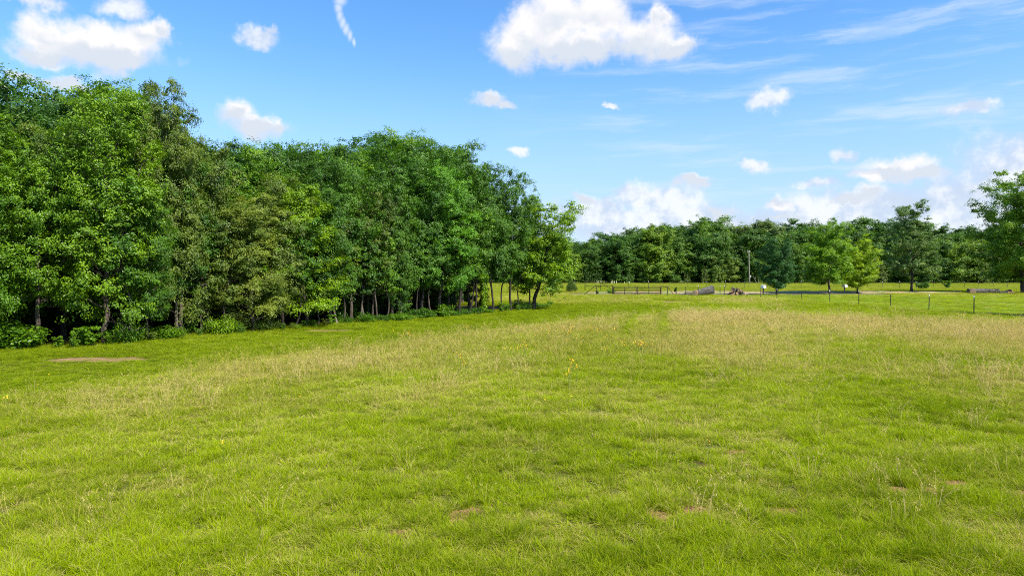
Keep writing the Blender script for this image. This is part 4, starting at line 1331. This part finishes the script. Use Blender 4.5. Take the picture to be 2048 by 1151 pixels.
def grow():
    gg = np.random.default_rng(99)
    # green tufts
    x, y = field(4.0, 125, lambda d: 190 * (8.0 / np.maximum(d, 7.0)) ** 1.60, 0, gg)
    wd = wood_dist(x, y)
    keep = (wd > -0.6) & (gg.random(len(x)) > bare(x, y) * 0.89) & ~((y > ROAD_Y0 - 0.3) & (x > 9) & (x < 65) & (y < 121)) & ~((y >= 121) & (y < 126) & (x > 14) & (x < 80))
    lw = lawn(x, y)
    thin = sst(0.5, 0.68, fbm(x, y, 0.7, 12)) * (1 - sst(20, 30, y))
    keep &= gg.random(len(x)) > 0.30 * thin
    keep &= gg.random(len(x)) > 0.35 * lw
    keep &= gg.random(len(x)) > 0.6 * sst(0.55, 0.7, vnoise(x, y, 0.22, 13)) * (1 - sst(14, 24, y))
    x, y, lw, wd, thin = x[keep], y[keep], lw[keep], wd[keep], thin[keep]
    n = len(x)
    dr = dryness(x, y)
    big = np.clip(y / 11.0, 1, None) ** 0.8
    tall = 0.56 + 0.44 * fbm(x, y, 0.75, 14) + 0.5 * (fbm(x, y, 7, 15) - 0.5)
    tall *= 1 + 0.9 * sst(16, 34, y) * (1 - 0.45 * sst(75, 100, y))
    tall *= 1 - 0.5 * (1 - sst(12.5, 14.5, wd)) * (y < 75)
    tall *= 1 - 0.55 * sst(92, 102, y)
    for cx, cy, a, b in DIRT_W[len(DIRT):]:
        tall *= 1 - 0.65 * (1 - sst(1.0, 1.6, np.hypot((x - cx) / (a + 0.6), (y - cy + 1.6) / (b + 2.0))))
    tall *= 1 - 0.5 * tracks(x, y)
    tall *= 1 - 0.45 * thin
    tall = tall * (1 - lw) + 0.22 * lw
    sz = gg.uniform(0.8, 1.2, n)
    sc = np.stack([big * sz, big * sz, np.clip(tall, 0.12, None) * sz], 1)
    tone = np.clip(0.5 + 1.3 * (fbm(x, y, 3.5, 16) - 0.5) + 0.8 * (fbm(x, y, 0.6, 18) - 0.5) + gg.normal(0, 0.20, n), 0, 1)
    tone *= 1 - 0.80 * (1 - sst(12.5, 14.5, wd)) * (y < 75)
    dsel = np.clip(dr + gg.normal(0, 0.10, n) + 0.32 * thin * gg.random(n), 0, 1)
    pid = gg.choice(10, n, p=[.165, .165, .165, .165, .1, .1, .05, .05, .02, .02])
    pid = np.where((dsel > 0.3) & (gg.random(n) < 0.35) & (y < 26), gg.integers(6, 8, n), pid)
    rot = np.stack([gg.normal(0, 0.08, n), gg.normal(0, 0.08, n), gg.uniform(0, 6.28, n)], 1)
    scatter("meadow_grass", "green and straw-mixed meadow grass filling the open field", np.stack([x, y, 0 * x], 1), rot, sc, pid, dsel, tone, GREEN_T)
    # tall stalks with pale seed heads
    x, y = field(9.0, 85, lambda d: 15 * (14.0 / d) ** 1.2, 0, gg)
    dr = dryness(x, y)
    wd = wood_dist(x, y)
    keep = (gg.random(len(x)) < np.clip((dr - 0.20) * 1.15, 0.02, 1)) & (wd > 12.6) & (lawn(x, y) < 0.1) & (bare(x, y) < 0.3) & (tracks(x, y) < 0.3)
    x, y, dr = x[keep], y[keep], dr[keep]
    n = len(x)
    big = np.clip(y / 16.0, 1, None) ** 0.75
    sz = gg.uniform(0.75, 1.15, n)
    hh_ = (0.62 + 0.55 * fbm(x, y, 5, 19)) * (0.75 + 0.25 * sst(14, 30, y))
    sc = np.stack([big * sz, big * sz, hh_ * sz], 1)
    tone = np.clip(0.42 + 1.3 * (fbm(x, y, 6, 20) - 0.5) + 0.4 * sst(0.12, 0.35, x / y) + gg.normal(0, 0.15, n), 0, 1)
    rot = np.stack([gg.normal(0, 0.10, n), gg.normal(0.06, 0.10, n), gg.uniform(0, 6.28, n)], 1)
    scatter("seed_grass", "tall thin straw-coloured seed stalks standing above the meadow", np.stack([x, y, 0 * x], 1), rot, sc, gg.integers(0, 4, n), np.clip(0.66 + 0.4 * dr, 0, 1), tone, SEED_T)
    # pasture beyond the road
    m = 15000
    y = 128 + 118 * gg.random(m) ** 1.3
    x = gg.uniform(-0.35, 0.95, m) * y
    keep = wood_dist(x, y) > 1
    x, y = x[keep], y[keep]
    n = len(x)
    sc = np.stack([np.full(n, 7.0), np.full(n, 7.0), gg.uniform(0.8, 1.9, n)], 1)
    rot = np.stack([np.zeros(n), np.zeros(n), gg.uniform(0, 6.28, n)], 1)
    scatter("pasture_grass", "pale green rough grass of the pasture beyond the road", np.stack([x, y, 0 * x], 1), rot, sc, gg.integers(0, 6, n), dryness(x, y), np.clip(0.30 + 1.0 * (fbm(x, y, 14, 22) - 0.5), 0, 1), GREEN_T)


grow()


# ------------------------------------------------------------------ sky, clouds, sun
SUN_AZ, SUN_EL = 128.0, 48.0   # azimuth clockwise from the view direction


def make_world():
    W = NT("World", True)
    S.world = W.id
    tc = W.n("ShaderNodeTexCoord").outputs["Generated"]
    sky = W.n("ShaderNodeTexSky", {"sky_type": 'NISHITA', "sun_disc": False, "sun_elevation": R(SUN_EL), "sun_rotation": R(SUN_AZ), "altitude": 100,
                                   "air_density": 1.0, "dust_density": 0.4, "ozone_density": 2.2}).outputs[0]
    sep = W.n("ShaderNodeSeparateXYZ", None, i0=tc)
    az = W.math("ARCTAN2", sep.outputs[0], sep.outputs[1])
    el = W.math("ARCSINE", sep.outputs[2])
    p0 = W.n("ShaderNodeCombineXYZ", None, i0=az, i1=el).outputs[0]
    nz = W.n("ShaderNodeTexNoise", None, Vector=tc, Scale=9.0, Detail=7.0, Roughness=0.62)
    warp = W.vmath("MULTIPLY", W.vmath("SUBTRACT", nz.outputs["Color"], (0.5, 0.5, 0.5)), (0.085, 0.06, 0))
    nz2 = W.n("ShaderNodeTexNoise", None, Vector=tc, Scale=38.0, Detail=5.0, Roughness=0.6)
    warp2 = W.vmath("MULTIPLY", W.vmath("SUBTRACT", nz2.outputs["Color"], (0.5, 0.5, 0.5)), (0.030, 0.026, 0))
    p = W.vmath("ADD", W.vmath("ADD", p0, warp), warp2)

    def ang(px, py):
        d = ray(px, py)
        return math.atan2(d[0], d[1]), math.asin(d[2] / np.linalg.norm(d))

    def chain(puffs, vec):
        acc = None
        for (cx, cy, rx, ry) in puffs:
            a, e = ang(cx, cy)
            ka, ke = FPX / rx, FPX / ry
            v = W.vmath("MULTIPLY_ADD", vec, (ka, ke, 0), (-a * ka, -e * ke, 0))
            l = W.vmath("LENGTH", v)
            acc = l if acc is None else W.math("SMOOTH_MIN", acc, l, 0.25)
        return W.math("SUBTRACT", 1.0, acc)

    fine = W.noise(tc, 26, 6, 0.6)
    CUM = [(1050, 72, 78, 60), (1110, 45, 90, 70), (1190, 40, 95, 75), (1285, 72, 85, 50), (1350, 92, 52, 28), (1180, 92, 205, 34), (1030, 98, 60, 38), (1320, 40, 26, 30),
           (112, 78, 62, 48), (190, 92, 85, 42), (275, 78, 52, 38), (225, 108, 100, 28), (95, 108, 60, 22), (260, 125, 26, 16), (310, 60, 24, 28),
           (478, 232, 52, 30), (520, 258, 60, 26), (560, 262, 18, 26), (975, 203, 46, 20), (1005, 212, 32, 10), (22, 148, 34, 16), (128, 168, 55, 14),
           (1790, 328, 75, 26), (1830, 345, 70, 16), (1750, 345, 60, 14), (1378, 362, 44, 15), (1555, 414, 34, 13), (1735, 378, 26, 16), (1700, 396, 46, 14), (1165, 398, 36, 12), (1425, 420, 32, 10), (1700, 440, 26, 8), (1560, 440, 40, 8)]
    SOFT = [(510, 68, 44, 19), (540, 58, 18, 12), (1545, 200, 34, 20), (1518, 332, 34, 13), (1672, 310, 24, 14), (1640, 373, 46, 11), (1215, 214, 18, 6), (230, 10, 44, 18), (60, 0, 60, 10), (1040, 312, 22, 10),
            (1275, 385, 42, 26), (1330, 395, 70, 22), (1220, 405, 60, 18), (1200, 430, 110, 34), (1350, 430, 140, 32), (1480, 440, 120, 26), (1640, 430, 120, 36), (1780, 410, 120, 44), (1900, 415, 110, 50), (1960, 380, 110, 50), (2060, 350, 120, 90), (1850, 440, 200, 30), (1940, 210, 40, 16),
            (1300, 460, 260, 26), (1700, 460, 330, 28)]
    low = W.vmath("ADD", p, (0.0, -0.016, 0.0))
    fa, fb = chain(CUM, p), chain(CUM, low)
    mc = W.ss(W.math("ADD", fa, W.math("MULTIPLY", W.math("SUBTRACT", fine, 0.5), 1.15)), -0.10, 0.64)
    sh = W.ss(W.math("ADD", W.math("SUBTRACT", fb, fa), W.math("MULTIPLY", W.math("SUBTRACT", fine, 0.5), 0.35)), -0.55, 0.30)
    fs = chain(SOFT, p)
    ms = W.math("MULTIPLY", W.ss(W.math("ADD", fs, W.math("MULTIPLY", W.math("SUBTRACT", fine, 0.5), 1.3)), -0.25, 0.60), 0.90)
    ft = chain([(680, 2, 16, 12), (676, 16, 11, 14), (679, 32, 9, 15), (685, 46, 8, 14), (692, 60, 8, 14), (700, 73, 7, 13), (708, 86, 5, 10)], W.vmath("ADD", p0, W.vmath("MULTIPLY", warp, (0.18, 0.18, 0))))
    mt = W.math("MULTIPLY", W.ss(W.math("ADD", ft, W.math("MULTIPLY", W.math("SUBTRACT", fine, 0.5), 0.5)), -0.1, 0.9), 0.62)
    # thin high streaks in the direction of the open pasture
    stv = W.vmath("MULTIPLY", W.vmath("ADD", p0, W.vmath("MULTIPLY", W.vmath("SUBTRACT", nz.outputs["Color"], (0.5, 0.5, 0.5)), (0.1, 0.02, 0))), (2.2, 20, 1))
    rot = W.n("ShaderNodeVectorRotate", {"rotation_type": 'Z_AXIS'}, i0=stv)
    rot.inputs["Angle"].default_value = 0.35
    st = W.noise(rot.outputs[0], 1.6, 6, 0.62)
    mst = W.math("MULTIPLY", W.math("MULTIPLY", W.ss(st, 0.46, 0.74), W.ss(az, -0.08, 0.25)), W.math("MULTIPLY", W.ss(el, 0.06, 0.12), 0.55))
    haze = W.math("MULTIPLY", W.ss(el, 0.32, 0.03), 0.72)
    g1_ = W.n("ShaderNodeHueSaturation", None, Hue=0.497, Saturation=1.28, Value=SKY_GAIN, Color=sky).outputs[0]
    K = 6.0
    g1_ = W.mix(1.0, g1_, (0.97, 0.93, 1.0), "MULTIPLY")
    c = W.mix(haze, g1_, (0.42 * K, 0.59 * K, 0.93 * K))
    c = W.mix(mst, c, (0.78 * K, 0.87 * K, 1.0 * K))
    soft_col = W.mix(W.ss(fine, 0.4, 0.62), (0.60 * K, 0.70 * K, 0.86 * K), (0.93 * K, 0.955 * K, 0.99 * K))
    c = W.mix(ms, c, soft_col)
    c = W.mix(mt, c, (0.88 * K, 0.93 * K, 0.99 * K))
    cc = W.mix(sh, (0.69 * K, 0.755 * K, 0.85 * K), (0.99 * K, 0.97 * K, 0.97 * K))
    c = W.mix(mc, c, cc)
    bg = W.n("ShaderNodeBackground", None, Color=c, Strength=0.1)
    o = W.n("ShaderNodeOutputWorld")
    W.t.links.new(bg.outputs[0], o.inputs["Surface"])


SKY_GAIN = 1.4
make_world()
S.world.cycles.sampling_method = 'MANUAL'
S.world.cycles.sample_map_resolution = 512

sun_d = bpy.data.lights.new("sun", 'SUN')
sun_d.energy, sun_d.angle, sun_d.color = 4.5, R(0.53), (1.0, 0.95, 0.86)
sun = link("sun", sun_d, None, (60, -40, 60))
to_sun = Vector((math.sin(R(SUN_AZ)) * math.cos(R(SUN_EL)), math.cos(R(SUN_AZ)) * math.cos(R(SUN_EL)), math.sin(R(SUN_EL))))
sun.rotation_euler = to_sun.to_track_quat('Z', 'Y').to_euler()

S.view_settings.view_transform = 'Standard'
S.view_settings.look = 'None'
S.view_settings.gamma = 1.0
S.view_settings.exposure = 0.82
S.render.engine = 'CYCLES'
S.cycles.filter_width = 1.0
S.cycles.use_denoising = False
S.cycles.denoiser = 'OPENIMAGEDENOISE'
S.cycles.max_bounces = 6
S.cycles.diffuse_bounces = 3
S.cycles.glossy_bounces = 2
S.cycles.transmission_bounces = 4
S.cycles.caustics_reflective = False
S.cycles.caustics_refractive = False
